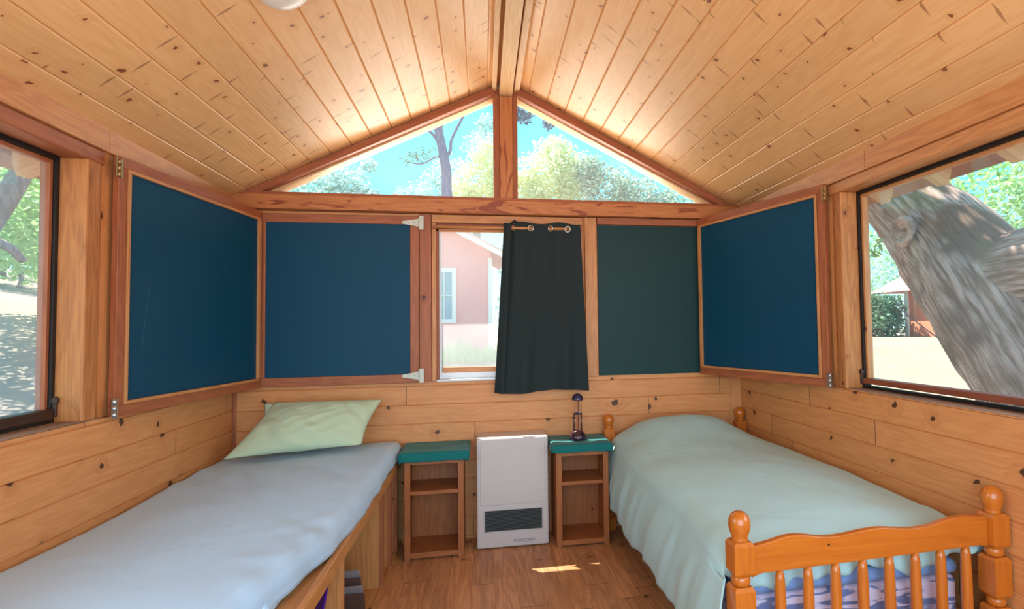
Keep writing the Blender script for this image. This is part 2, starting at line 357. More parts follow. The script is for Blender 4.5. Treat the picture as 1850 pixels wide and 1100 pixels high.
# ------------------------------------------------------------------ room shell
XL, XR, YB, YR = -1.78, 1.78, 0.0, -4.7
ZS, ZE, SL = 1.09, 2.345, 0.5           # sill, eave, roof slope
ZA = ZE + SL * XR                        # apex
def planks(mb, org, du, dv, nrm, L, H, pw, phase=0.0, cut=None, gw=0.004, gd=0.007, uoff=0.0):
    """grooved boards; du along, dv across; cut(v)->(u0,u1)"""
    org, du, dv, nrm = map(Vector, (org, du, dv, nrm))
    vs = [0.0]; k2 = 0
    x = -(phase % pw)
    marks = []
    while x < H:
        if 0 < x < H: marks.append(x)
        x += pw
    prof = [(0.0, 0.0)]
    for q in marks: prof += [(q - gw, 0), (q, -gd), (q + gw, 0)]
    prof.append((H, 0.0))
    for (a, da), (b_, db) in zip(prof[:-1], prof[1:]):
        for (u0, u1) in [cut(a) if cut else (0, L)]:
            (w0, w1) = cut(b_) if cut else (0, L)
            pts = [org + du * u0 + dv * a + nrm * da, org + du * u1 + dv * a + nrm * da, org + du * w1 + dv * b_ + nrm * db, org + du * w0 + dv * b_ + nrm * db]
            e1 = 1e-4
            mb.face(pts, [(uoff + u0, a + phase + e1), (uoff + u1, a + phase + e1), (uoff + w1, b_ + phase - e1), (uoff + w0, b_ + phase - e1)])
    return mb
# floor (boards run towards the back wall)
mb = MB(); planks(mb, (XL, YR, 0), (0, 1, 0), (1, 0, 0), (0, 0, 1), -YR, XR - XL, 0.128, gw=0.0015, gd=0.0015)
mb.box(XL - .15, XR + .15, YR - .1, .12, -0.12, -0.01)
tag(mb.build('floor', m_floor), kind='structure')
# ceiling: two slopes of boards running along the ridge
sl = math.hypot(1, SL); LS = XR * sl
mb = MB()
for s in (-1, 1):
    dv = Vector((s * -1 / sl, 0, SL / sl)); nrm = Vector((s * -SL / sl, 0, -1 / sl))
    org = Vector((s * XR, YR, ZE))
    planks(mb, org, (0, 1, 0), dv, nrm, -YR, LS, PW, gw=.006, gd=.008, phase=0.05 if s < 0 else 0.09, uoff=0 if s < 0 else 40)
mb2 = mb
tag(mb2.build('ceiling', m_ceil), kind='structure')
# roof decking above the ceiling, reaching out as eaves
mb = MB()
for s in (-1, 1):
    up = 0.25; xe = 2.42
    z = lambda x: ZA - SL * abs(x) + up
    A = [(0, 0, z(0)), (s * xe, 0, z(xe)), (s * xe, 0, z(xe) + .03), (0, 0, z(0) + .03)]
    A = [Vector((p[0], YR - .3, p[2])) for p in A]
    mb.prism(A, (0, -YR + .3 + .16, 0))
    A = [Vector((0, YR - .3, ZA + .012)), Vector((s * 1.9, YR - .3, ZA + .012 - SL * 1.9)), Vector((s * 1.9, YR - .3, ZA + .25 - SL * 1.9)), Vector((0, YR - .3, ZA + .25))]
    mb.prism(A, (0, -YR + .3 + .02, 0))
tag(mb.build('roof', m_pale), kind='structure')
# exposed rafter tails below the eaves: parts of the room shell
for s, side in ((-1, 'left'), (1, 'right')):
    mb = MB()
    for y in (-0.18, -0.61, -1.04, -1.47, -1.90, -2.33, -2.76, -3.19, -3.62):
        zt = lambda x: ZA - SL * x + .25
        x0, x1 = 1.93, 2.30
        A = [Vector((s * x0, y, zt(x0))), Vector((s * x1, y, zt(x1))), Vector((s * (x1 + .005), y, zt(x1) - .08)), Vector((s * (x1 - .015), y, zt(x1) - .145)), Vector((s * (x1 - .045), y, zt(x1) - .150)), Vector((s * x0, y, zt(x0) - .150))]
        mb.prism(A, (0, .045, 0))
    tag(mb.build('trim_1' if s < 0 else 'trim_2', m_pale), kind='structure')
    zt = lambda x: ZA - SL * x + .25
    mb = MB(); mb.prism([(s * 2.34, YR - .3, zt(2.34)), (s * 2.42, YR - .3, zt(2.42)), (s * 2.42, YR - .3, zt(2.42) - .022), (s * 2.34, YR - .3, zt(2.34) - .022)], (0, -YR + .46, 0))
    tag(mb.build('trim_24' if s < 0 else 'trim_25', m_trimd), kind='structure')

# back wall
mb = MB(); planks(mb, (XL, YB, 0), (1, 0, 0), (0, 0, 1), (0, -1, 0), XR - XL, ZS, 0.13, phase=0.13 - 0.02, uoff=3)
mb.box(XL - .15, XR + .15, .006, .12, -.1, ZS - .002)
mb.box(XL - .15, -.52, .0, .12, ZS, 2.26); mb.box(.55, XR + .15, .0, .12, ZS, 2.26)
mb.box(-.52, .55, .0, .12, 2.2, 2.26)
tag(mb.build('wall_back', m_wall), kind='structure')
# side walls
for s, y1 in ((-1, -1.385), (1, -1.262)):
    mb = MB()
    if s < 0: planks(mb, (XL, YR, 0), (0, 1, 0), (0, 0, 1), (1, 0, 0), -YR, ZS, 0.13, phase=0.13 * 8 - 0.94 - .0, uoff=11)
    else: planks(mb, (XR, YR, 0), (0, 1, 0), (0, 0, 1), (-1, 0, 0), -YR, ZS, 0.13, phase=0.13 * 8 - 0.96, uoff=21)
    a, b_ = (XL - .15, XL - .006) if s < 0 else (XR + .006, XR + .15)
    mb.box(a, b_, YR - .1, .0, -.1, ZS - .002)
    a, b_ = (XL - .15, XL - .02) if s < 0 else (XR + .02, XR + .15)
    mb.box(a, b_, y1 + .10, .0, ZS, 2.46)
    mb.box(a, b_, YR - .1, y1 + .10, 2.2, 2.46)
    mb.box(a, b_, YR - .1, -3.6, ZS, 2.2)
    tag(mb.build('wall_left' if s < 0 else 'wall_right', m_wall), kind='structure')
# rear wall behind the camera, with a wide glazed opening
mb = MB(); mb.box(XL - .15, XR + .15, YR - .1, YR, -.1, .45); mb.box(XL - .15, -1.5, YR - .1, YR, .45, 2.5); mb.box(1.5, XR + .15, YR - .1, YR, .45, 2.5)
mb.prism([(XL - .15, YR - .1, 2.42), (XR + .15, YR - .1, 2.42), (XR + .15, YR - .1, 2.5), (0, YR - .1, ZA + .1), (XL - .15, YR - .1, 2.5)], (0, .1, 0))
tag(mb.build('wall_rear', m_wall), kind='structure')

# frieze boards and headers along the side walls
mb = MB()
mb.box(XL - .02, XL + .003, -1.26, -.003, 2.247, ZE + .02); mb.box(XL - .02, XL + .003, YR + .01, -1.264, 2.247, ZE + .02)
tag(mb.build('trim_3', m_trim, bev=.002), kind='structure')
mb = MB(); mb.box(XR - .003, XR + .02, -1.475, -.003, 2.247, ZE + .02); mb.box(XR - .003, XR + .02, YR + .01, -1.479, 2.247, ZE + .02)
tag(mb.build('trim_4', m_trim, bev=.002), kind='structure')
for s, nm, y1 in ((-1, 'trim_5', -1.385), (1, 'trim_6', -1.262)):
    mb = MB(); x0, x1 = s * 1.79, s * 1.93
    mb.box(x0, x1, -3.6, y1 + .12, 2.185, 2.246)
    tag(mb.build(nm, m_trimd if s < 0 else m_trim, bev=.006), kind='structure')
# window posts (jambs) of the side walls
for s, nm, y1, y2 in ((-1, 'trim_7', -1.385, -1.235), (1, 'trim_8', -1.262, -1.165)):
    mb = MB()
    ym = y1 + (.085 if s < 0 else .06)
    mb.box(s * 1.783, s * 1.93, y1, ym, ZS + .002, 2.185, along=2)
    mb.box(s * 1.797, s * 1.93, ym, ym + .03, ZS + .002, 2.185, along=2)
    mb.box(s * 1.81, s * 1.93, ym + .03, y2 + .03, ZS + .002, 2.185, along=2)
    tag(mb.build(nm, m_post, bev=.008), kind='structure')
# weathered sills
for s, nm in ((-1, 'trim_9'), (1, 'trim_10')):
    mb = MB(); mb.box(s * 1.785, s * 1.96, -3.6, -1.27, ZS - .012, ZS + .006, along=1)
    tag(mb.build(nm, m_sill, bev=.004), kind='structure')
# side windows: sash frame + pane
for s, nm, y1 in ((-1, 'window_1', -1.385), (1, 'window_2', -1.262)):
    f = MB()
    xa, xb = s * 1.883, s * 1.925
    f.box(xa, xb, y1 - .018, y1, ZS + .006, 2.185); f.box(xa, xb, -3.6, y1 - .018, 2.165, 2.185); f.box(xa, xb, -3.6, y1 - .018, ZS + .006, ZS + .02)
    o = tag(f.build(nm, m_black), kind='structure')
    f = MB(); xa, xb = s * 1.895, s * 1.93
    f.box(xa, xb, y1 - .034, y1 - .018, ZS + .06, 2.165); f.box(xa, xb, -3.6, y1 - .034, 2.15, 2.165)
    f.build('sash_stile', m_trim if s > 0 else m_trimd, o, bev=.002)
    f = MB(); f.box(s * 1.875, s * 1.93, -3.6, y1 - .012, ZS + .02 + (.012 if s > 0 else 0), ZS + .062); f.build('bottom_rail', m_redsash if s > 0 else m_darkw, o, bev=.004)
    f = MB(); f.box(s * 1.909, s * 1.912, -3.6, y1 - .02, ZS + .05, 2.16); f.build('pane', m_glass if s < 0 else m_glassR, o)
    f = MB(); f.box(s * 1.868, s * 1.883, y1 - .014, y1 - .002, ZS + .03, ZS + .11); f.box(s * 1.862, s * 1.885, y1 - .018, y1 - .004, ZS + .085, ZS + .105); f.build('latch', m_darkw, o, bev=.002)

# gable: tie beam, post, ridge beam, rafter trims, triangular panes
mb = MB(); mb.box(XL + .002, XR - .002, -.075, .1, 2.262, 2.358)
tag(mb.build('trim_11', m_beam, bev=.005), kind='structure')
mb = MB(); mb.box(XL + .002, XR - .002, -.062, .1, 2.3585, 2.378)
tag(mb.build('trim_12', m_trimd, bev=.002), kind='structure')
mb = MB(); mb.box(-.045, .045, -.055, .1, 2.378, 3.115, along=2)
tag(mb.build('trim_13', m_beam, bev=.003), kind='structure')
mb = MB(); mb.box(-.09, -.0455, -.035, .1, 2.378, 3.17, along=2); mb.box(.0455, .082, -.035, .1, 2.378, 3.17, along=2)
tag(mb.build('trim_14', m_trimd, bev=.002), kind='structure')
mb = MB(); mb.box(-.045, .045, YR + .01, .0, 3.118, 3.24, along=1); mb.box(-.088, .088, -.03, .1, 3.1185, 3.20, along=2)
tag(mb.build('trim_15', m_pale, bev=.004), kind='structure')
mb = MB(); mb.box(-.098, -.066, YR + .01, -.012, 3.155, 3.20, along=1); mb.box(.058, .098, YR + .01, -.012, 3.155, 3.20, along=1)
tag(mb.build('trim_16', m_pale, bev=.003), kind='structure')
for s, nm, wn in ((-1, 'trim_17', 'window_3'), (1, 'trim_18', 'window_4')):
    zc = lambda x: ZA - SL * abs(x) - .004
    a, b_ = .085, 1.735
    mb = MB(); mb.prism([(s * a, -.058, zc(a)), (s * b_, -.058, zc(b_)), (s * (b_ - .0), -.058, 2.378 if False else zc(b_) - .03), (s * (b_ - .13), -.058, 2.378), (s * a, -.058, zc(a) - .058)], (0, .062, 0))
    tag(mb.build(nm, m_trimd, bev=.002), kind='structure')
    # outer rafter lining whose lit underside shows below the trim, carrying the pane
    mb = MB(); mb.prism([(s * a, .0045, zc(a)), (s * b_, .0045, zc(b_)), (s * (b_ - .12), .0045, 2.3785), (s * (b_ - .16), .0045, 2.3785), (s * a, .0045, zc(a) - .066)], (0, .1, 0))
    o = tag(mb.build(wn, m_pale), kind='structure')
    g = MB(); p = [Vector((s * .08, .07, 2.37)), Vector((s * 1.6, .07, 2.37)), Vector((s * 1.6, .07, zc(1.6) - .02)), Vector((s * .08, .07, zc(.08) - .02))]
    g.prism(p, (0, .004, 0)); g.build('pane', m_glassG, o)
    g = MB(); g.box(s * .09, s * 1.55, .045, .09, 2.378, 2.392); g.build('bottom_bead', m_trimd, o)
# exterior gable boarding above the tie beam is glass; light board outside under it
# lower back window
mb = MB()
mb.box(-.52, -.492, -.02, .11, ZS + .002, 2.2); mb.box(.512, .55, -.02, .11, ZS + .002, 2.2)
mb.box(-.52, .55, -.028, .11, 2.2, 2.255)
o = tag(mb.build('window_5', m_trim, bev=.003), kind='structure')
f = MB(); f.box(-.492, -.477, .02, .09, ZS + .012, 2.19); f.box(.49, .512, .02, .09, ZS + .012, 2.19); f.build('sash_stile', m_trimd, o, bev=.002)
f = MB(); f.box(-.492, .512, .0, .09, 2.168, 2.199); f.build('top_rail', m_redsash, o, bev=.003)
f = MB(); f.box(-.492, .512, .02, .05, 2.145, 2.166); f.build('upper_bead', m_trim, o, bev=.002)
f = MB(); f.box(-.455, .50, .06, .09, ZS + .052, ZS + .090); f.build('bottom_rail', m_trim, o, bev=.003)
f = MB(); f.box(-.492, .512, -.005, .12, ZS - .004, ZS + .010); f.box(-.476, .49, .06, .095, ZS + .010, ZS + .052); f.box(-.476, -.462, .04, .09, ZS + .01, 2.145); f.build('sill', m_vinyl, o, bev=.002)
f = MB(); f.box(-.476, .50, .072, .075, ZS + .08, 2.15); f.build('pane', m_glassB, o)
# post right of the window and stile left of it
mb = MB(); mb.box(.567, .655, -.032, .0, ZS + .003, 2.258, along=2)
tag(mb.build('trim_19', m_trim, bev=.003), kind='structure')
mb = MB(); mb.box(-.602, -.523, -.03, .0, ZS + .003, 2.258, along=2)
tag(mb.build('trim_20', m_trimd, bev=.003), kind='structure')
# corner boards low on the walls
mb = MB(); mb.box(XR - .09, XR - .002, -.008, .0, .0, ZS); tag(mb.build('trim_21', m_wall, bev=.002), kind='structure')
mb = MB(); mb.box(XL + .002, XL + .022, -.012, .0, .0, ZS); tag(mb.build('trim_22', m_trimd, bev=.002), kind='structure')

# ------------------------------------------------------------------ shutters
def shutter(name, p0, p1, z0, z1, label, mat, fw, hinge, flip=1, top0=None, thick=.032, bead=True, z0b=None, z1b=None, rails='TBHO'):
    """p0: hinge side xy, p1: far edge xy (front face line); local x along the panel, local y into the wall"""
    p0, p1 = Vector((*p0, 0)), Vector((*p1, 0)); d = p1 - p0; W = d.length; ang = math.atan2(d.y, d.x)
    r = empty(name, (p0.x, p0.y, z0), label, 'shutter', rz=ang); H = z1 - z0
    y0, y1 = (0, thick) if flip > 0 else (-thick, 0)
    f0 = y0 if flip > 0 else y1
    sg = 1 if flip > 0 else -1
    inn = fw + (.016 if bead else 0)
    m = MB(); m.box(fw * .6, W - fw * .6, f0 + sg * .012, f0 + sg * .026, fw * .6, H - fw * .6); m.build('panel', mat, r)
    for nm, bx, al in (('top_rail', (0, W, H - fw, H), 0), ('bottom_rail', (0, W, 0, fw), 0), ('hinge_stile', (0, fw, fw, H - fw), 2), ('outer_stile', (W - (fw * .45 if bead else fw), W, fw, H - fw), 2)):
        if nm[0].upper() not in rails: continue
        m = MB(); m.box(bx[0], bx[1], f0 + sg * .004, f0 + sg * thick, bx[2], bx[3], along=al); m.build(nm, m_trimd, r, bev=.003)
    if bead:
        m = MB(); b0 = fw; W2 = W - fw * .45
        for q in ((b0, W2, H - inn, H - fw, 0), (b0, W2, fw, inn, 0), (b0, inn, inn, H - inn, 2), (W2 - .014, W2 + .012, inn, H - inn, 2)):
            m.box(q[0], q[1], f0 - sg * .003, f0 + sg * .014, q[2], q[3], along=q[4])
        m.build('bead', m_trim, r, bev=.002)
    return r, W, H, f0, sg
def butt_hinge(r, x, y, z, mat, h=.085):
    m = MB()
    for k2 in range(3): m.lathe([(0.0001, -.001), (.0075, 0), (.0075, h / 3 - .003), (.0001, h / 3 - .002)], (x, y, z + k2 * h / 3), 12)
    m.box(x - .018, x - .002, y + .0, y + .004, z, z + h); m.box(x + .002, x + .02, y, y + .004, z, z + h)
    m.build('hinge', mat, r)
# left wall
r, W, H, f0, sg = shutter('shutter', (-1.752, -1.232), (-1.595, -.055), 1.085, 2.245, 'blue shutter panel swung open against the left wall, hinged beside the left window', m_blue, .05, None, flip=1)
butt_hinge(r, -.012, -.006, H - .10, m_brass); butt_hinge(r, -.012, -.006, .0, m_steel)
m = MB(); m.tube([(.21, f0 + .0105, .62), (.195, f0 + .0105, .52), (.17, f0 + .0105, .36), (.165, f0 + .0105, .26)], .0005, 5); m.build('scratch', plain('scratched_paint', lin(74, 112, 136), rough=.6), r)
# right wall (local x from far edge to hinge so that local -y faces the room)
r, W, H, f0, sg = shutter('shutter', (1.752, -1.155), (1.425, -.055), 1.09, 2.255, 'blue shutter panel swung open against the right wall, hinged beside the right window', m_blue, .05, None, flip=-1)
butt_hinge(r, -.012, .006, H - .10, m_brass); butt_hinge(r, -.012, .006, .0, m_steel)
# back wall, left of the window
r, W, H, f0, sg = shutter('shutter', (-.606, -.038), (-1.640, -.038), 1.088, 2.238, 'blue shutter flat on the back wall with two white strap hinges, left of window', m_blue, .058, None, flip=-1, bead=False, thick=.034, rails='TBHO')
def strap(z):
    m = MB(); y = -.003
    zc_ = z
    A = [(.002, zc_ - .048), (-.03, zc_ - .048), (-.03, zc_ + .048), (.002, zc_ + .048)]
    # plate on the post (local -x) and a tapering strap over the stile (local +x); local +y faces the room here
    m.prism([Vector((-.034, .006, z - .048)), Vector((-.004, .006, z - .048)), Vector((-.004, .006, z + .048)), Vector((-.034, .006, z + .048))], (0, .008, 0))
    m.prism([Vector((-.002, .004, z - .03)), Vector((.03, .004, z - .022)), Vector((.105, .004, z - .010)), Vector((.112, .004, z)), Vector((.105, .004, z + .010)), Vector((.03, .004, z + .022)), Vector((-.002, .004, z + .03))], (0, .006, 0))
    m.tube([(-.004, .014, z - .034), (-.004, .014, z + .034)], .006, 10)
    h = m.build('strap_hinge', m_whitepaint, r, bev=.001)
    for x in (.03, .07):
        s2 = MB(); s2.lathe([(.0001, -.002), (.004, -.002), (.0035, .001), (.0001, .002)], (0, 0, 0), 10, mat=Matrix.Translation((x, .0105, z)) @ Matrix.Rotation(-math.pi / 2, 4, 'X')); s2.build('screw', m_steel, h)
strap(H - .047); strap(.048)
# back wall, right of the window: plain grey-green board with a thin top rail
t = empty('shutter', (.66, -.012, ZS), 'grey green shutter board on the back wall, right of the dark curtain', 'shutter')
m = MB(); m.box(.004, 1.08, .0, .011, .006, 1.115); m.build('panel', m_blueR, t)
m = MB(); m.box(0, 1.08, -.024, .011, 1.118, 1.168); m.build('top_rail', m_trimd, t, bev=.003)

# ------------------------------------------------------------------ curtain and rod
rod = MB(); rod.tube([(-.49, -.062, 2.163), (.53, -.062, 2.163)], .010, 12)
ro = rod.build('curtain_rod', m_trim); tag(ro, 'thin orange wooden rod carrying the dark curtain across the back window', 'curtain rod')
for x in (-.498, .528):
    b = MB(); b.box(x - .012, x + .012, -.072, -.030, 2.152, 2.174); b.build('rod_bracket', m_trimd, ro, bev=.002)
HOLES = [(.045, 2.160), (.168, 2.160), (.310, 2.160), (.432, 2.158)]
def wv(x):   # which side of the rod the cloth is on at the top (+ = behind the rod)
    xs = [-.03] + [h[0] for h in HOLES] + [.55]
    for i in range(len(xs) - 1):
        if xs[i] <= x <= xs[i + 1]:
            t = (x - xs[i]) / (xs[i + 1] - xs[i]); return (1 if i % 2 else -1) * math.sin(t * math.pi)
    return 0
def curt(a, t):
    # t: 0 top .. 1 bottom
    xl = -.020 - .075 * t; xr = .522 + .050 * t
    x = xl + (xr - xl) * a
    x0 = -.020 + .542 * a
    z = 2.200 - 1.196 * t + (.012 * wv(x0) * (1 - t) ** 3) - .010 * math.sin(a * 7) * t + (.02 * math.exp(-((a - .13) / .03) ** 2) if t < .02 else 0)
    amp = .020 * (1 - t) + .016
    y = -.066 + .022 * wv(x0) * (1 - t) ** 1.5 - .012
    y += .030 * t * math.sin(a * 13 + 1.3) * .6 + .018 * math.exp(-((a - .13 + .02 * t) / .02) ** 2) - .03 * math.exp(-((a - .07) / .05) ** 2) * (.4 + .6 * t) + .010 * math.sin(a * 29 + t * 2) * t
    y -= .018 * t
    return (x, min(y, -.034), z)
def skip(a, t):
    p = curt(a, t)
    return any((p[0] - hx) ** 2 + (p[2] - hz) ** 2 < .0175 ** 2 for hx, hz in HOLES)
c = MB(); c.grid(curt, 140, 210, skip=skip)
co = c.build('curtain', m_curtain); tag(co, 'dark charcoal blackout curtain with metal eyelets hanging over the right half of the back window', 'curtain')
sm = co.modifiers.new('solid', 'SOLIDIFY'); sm.thickness = .002
for hx, hz in HOLES:
    a = (hx + .020) / .542; p = curt(a, (2.2 - hz) / 1.196)
    q = curt(a + .02, (2.2 - hz) / 1.196); ang = math.atan2(q[1] - p[1], q[0] - p[0])
    ring = MB(); pts = []
    for k2 in range(24):
        th = 2 * math.pi * k2 / 24; pts.append((p[0] + .020 * math.cos(th) * math.cos(ang), p[1] + .020 * math.cos(th) * math.sin(ang) - .001, hz + .020 * math.sin(th)))
    ring.tube(pts, .0042, 8, closed=True); ring.build('eyelet', m_steel if hx < .4 else m_whitepaint, co)

# ------------------------------------------------------------------ wall heater
h = empty('wall_heater', (0.018, -.125, 0), 'off-white upright gas wall heater with a dark grille, between the two nightstands', 'heater')
m = MB(); m.box(-.237, .237, -.118, .115, .006, .722); m.build('body', m_white, h, bev=.012, seg=3)
m = MB(); m.box(-.215, .215, -.121, -.112, .285, .70, along=2); m.build('front_cover', m_white, h, bev=.004)
m = MB(); m.box(-.2, .2, -.1215, -.116, .105, .262); m.build('grille_surround', m_white, h, bev=.003)
m = MB(); m.box(-.186, .191, -.1235, -.119, .117, .250); g = m.build('grille', m_dark, h)
for k2 in range(15):
    m = MB(); z = .121 + k2 * .0090; m.box(-.184, .189, -.1275, -.122, z, z + .0038); m.build('grille_slat', m_grille, g)
for x in (-.186, .186):
    m = MB(); m.box(x, x + .005, -.1285, -.121, .117, .250); m.build('grille_frame', m_grille, g)
def text(body, size, loc, parent, mat, name, shear=0.0, bold=0.0):
    cu = bpy.data.curves.new(name, 'FONT'); cu.body = body; cu.size = size; cu.extrude = .0004; cu.shear = shear; cu.offset = bold; cu.align_x = 'LEFT'
    to = bpy.data.objects.new(name, cu); COL.objects.link(to)
    dg = bpy.context.evaluated_depsgraph_get(); dg.update()
    me = bpy.data.meshes.new_from_object(to.evaluated_get(dg)); bpy.data.objects.remove(to)
    me.materials.clear(); me.materials.append(mat)
    o = bpy.data.objects.new(name, me); COL.objects.link(o); o.parent = parent; o.location = loc; o.rotation_euler = (math.pi / 2, 0, 0); return o
text('ENERGY SAVER', .021, (.0, -.1186, .040), h, m_ink, 'logo_text', shear=.2)
m = MB(); m.box(.045, .135, -.1190, -.1182, .033, .0345); m.build('logo_rule', m_ink, h)

# ------------------------------------------------------------------ nightstands
def nightstand(x0, x1, label, tz=.005):
    cx = (x0 + x1) / 2; W = (x1 - x0) / 2
    r = empty('nightstand', (cx, -.165, 0), label, 'nightstand', 'nightstands beside the heater')
    D = .148
    for s in (-1, 1):
        m = MB(); m.box(s * (W - .012), s * W, -D, D, 0, .62, along=2); m.build('side_panel', m_cab, r, bev=.001)
        m = MB(); m.box(s * (W - .036), s * (W + .001), -D - .008, -D, 0, .62, along=2); m.build('front_stile', m_cab, r, bev=.002)
    m = MB(); m.box(-W + .012, W - .012, D - .008, D, .02, .62, along=2); m.build('back_panel', m_cab, r)
    for nm, z0, z1 in (('shelf', .405, .428), ('shelf', .012, .045)):
        m = MB(); m.box(-W + .012, W - .012, -D - .004, D - .009, z0, z1, along=0); m.build(nm, m_cab, r, bev=.002)
    m = MB(); m.box(-W + .036, W - .036, -D - .004, -D + .016, .595, .622, along=0); m.build('front_rail', m_cab, r, bev=.001)
    m = MB(); m.box(-W - .02, W + .02, -D - .02, D, .6225, .645, along=0); m.build('tabletop', m_cab, r, bev=.003)
    return r
nightstand(-.665, -.300, 'open wooden nightstand with two shelves under a teal cover, left of the heater')
nightstand(.300, .652, 'open wooden nightstand with two shelves under a teal cover and lantern, right of the heater')
def cover(x0, x1, y0, y1, z0, z1, label, seed):
    m = MB()
    def f(a, t):
        # t: 0 back edge .. .8 front edge .. 1 hem
        x = x0 + (x1 - x0) * a; n = noise.noise(Vector((x * 9, t * 5, seed)))
        if t < .75: y = y1 + (y0 - y1) * t / .75; z = z1 + .004 * n
        else:
            q = (t - .75) / .25; y = y0 - .006 * math.sin(q * 2) - .006 * n * q; z = z1 - (z1 - z0) * q + .006 * n * q
        e = min(a, 1 - a)
        if e < .04 and t < .99: z -= .006 * (1 - e / .04)
        x += .006 * noise.noise(Vector((seed, t * 6, a * 3)))
        return (x, y, z)
    m.grid(f, 50, 40)
    o = m.build('table_cover', m_teal); tag(o, label, 'table cover', 'teal table covers')
    s = o.modifiers.new('solid', 'SOLIDIFY'); s.thickness = .010; s.offset = -1
    for xs in (x0, x1):
        s3 = MB()
        def g2(a, t): y = y1 + (y0 - y1) * a; return (xs + (.002 if xs == x1 else -.002), y, z1 - .004 - (z1 - z0 - .006) * t)
        s3.grid(g2, 12, 4); q = s3.build('side_drop', m_teal, o); q.modifiers.new('solid', 'SOLIDIFY').thickness = .004
    return o
cover(-.695, -.265, -.345, -.018, .622, .668, 'wrinkled teal cover draped over the nightstand top, left of the heater', 1.0)
cover(.272, .674, -.345, -.018, .628, .668, 'teal cover draped over the nightstand top below the small lantern', 5.0)

# ------------------------------------------------------------------ lantern
l = empty('lantern', (.468, -.20, .674), 'small plum plastic camping lantern with a domed cap on the right nightstand', 'lantern')
m = MB(); m.lathe([(.052, 0), (.058, .006), (.057, .025), (.050, .045), (.036, .062), (.028, .068), (.0001, .070)], n=32); m.build('base', m_plum, l)
m = MB()
for s in (-1, 1): m.tube([(s * .027, 0, .066), (s * .025, 0, .18)], .004, 8)
m.build('handle_post', m_plum, l)
m = MB(); m.tube([(.026 * math.cos(a * .2618), .026 * math.sin(a * .2618), .182) for a in range(24)], .005, 8, closed=True); m.build('collar', m_navy, l)
def clearp():
    m = bpy.data.materials.new('clear_plastic'); m.use_nodes = True; nt = m.node_tree; nt.nodes.clear(); out = N(nt, 'ShaderNodeOutputMaterial')
    tr = N(nt, 'ShaderNodeBsdfTransparent'); tr.inputs[0].default_value = (.93, .88, .86, 1); gl = N(nt, 'ShaderNodeBsdfGlossy'); gl.inputs['Roughness'].default_value = .08; fr = N(nt, 'ShaderNodeLayerWeight'); fr.inputs[0].default_value = .4
    mx = N(nt, 'ShaderNodeMixShader'); nt.links.new(math_(nt, 'MULTIPLY', fr.outputs['Facing'], .5), mx.inputs[0]); nt.links.new(tr.outputs[0], mx.inputs[1]); nt.links.new(gl.outputs[0], mx.inputs[2]); nt.links.new(mx.outputs[0], out.inputs[0]); return m
m_clear = clearp()
m = MB(); m.lathe([(.025, .068), (.024, .18), (.028, .19), (.030, .275)], n=28)
m.f = [f for f in m.f if len(f) == 4]; m.sm = [True] * len(m.f); m.uv = m.uv[:4 * len(m.f)]; m.build('clear_tube', m_clear, l)
m = MB(); m.tube([(.004, 0, .07), (.004, 0, .277)], .0022, 8); m.build('centre_rod', m_plum, l)
m = MB(); m.lathe([(.0001, .276), (.040, .276), (.041, .283), (.036, .300), (.024, .313), (.010, .319), (.0001, .320)], n=32); m.build('cap', m_navy, l)

# ------------------------------------------------------------------ ceiling light
nrm = Vector((SL / sl, 0, -1 / sl)); c0 = Vector((-.915, -1.80, ZA - SL * .915))
cl = empty('ceiling_light', c0, 'frosted glass dome light on the left slope of the plank ceiling', 'ceiling light'); cl.rotation_euler = nrm.to_track_quat('Z', 'Y').to_euler()
m = MB(); m.lathe([(.0001, .002), (.095, .002), (.098, .012), (.090, .020)], n=40); m.build('mount_ring', m_whitepaint, cl)
m = MB(); m.lathe([(.092, .018), (.100, .030), (.096, .055), (.074, .078), (.040, .090), (.0001, .094)], n=40); m.build('shade', m_ceram, cl)

# ------------------------------------------------------------------ right bed
B = empty('bed', (1.215, -1.12, 0), 'varnished orange pine single bed with turned posts and a spindle footboard, along the right wall', 'bed')
bx = lambda x: x - 1.215
by = lambda y: y + 1.12
def lerp(a, b_, t): return a + (b_ - a) * t
def bedpost(x, y, zk, name, seq):
    """square blocks joined by turned rings under a knob; zk: top of the knob"""
    m = MB(); hw = .037
    k2 = zk - .10
    m.lathe([(.031, k2), (.027, k2 + .007), (.0285, k2 + .016), (.0345, k2 + .032), (.0385, k2 + .050), (.0375, k2 + .068), (.031, k2 + .085), (.018, k2 + .096), (.0001, k2 + .100)], (x, y, 0), 24)
    z = k2
    for hgt, gap in seq:
        z0 = max(z - hgt, 0)
        # block with chamfered ends
        for (za, zb, ra, rb) in ((z0, z0 + .012, .8, 1), (z0 + .012, z - .012, 1, 1), (z - .012, z, 1, .8)):
            for qx, qy in ((1, 0), (0, 1), (-1, 0), (0, -1)):
                def P(sgn, zz, rr):
                    tx, ty = -qy, qx; return Vector((x + (qx + sgn * tx) * hw * rr, y + (qy + sgn * ty) * hw * rr, zz))
                o1 = random.uniform(0, 9) if za == z0 else o1
                pts = [P(-1, za, ra), P(1, za, ra), P(1, zb, rb), P(-1, zb, rb)]
                m.face(pts, [(p.z + o1, (p.x + p.y) + o1) for p in pts])
        for zz, rr, up in ((z, .8, 1), (z0, .8, 0)):
            pts = [Vector((x + sx * hw * rr, y + sy * hw * rr, zz)) for sx, sy in ((-1, -1), (1, -1), (1, 1), (-1, 1))]
            m.face(pts if up else pts[::-1], [(p.x, p.y) for p in pts])
        z = z0
        if gap and z > .01:
            m.lathe([(.026, z - gap), (.031, z - gap * .85), (.034, z - gap * .5), (.031, z - gap * .15), (.026, z)], (x, y, 0), 24)
            z -= gap
        if z <= .01: break
    return m.build(name, m_bed, B)
FY = -2.175
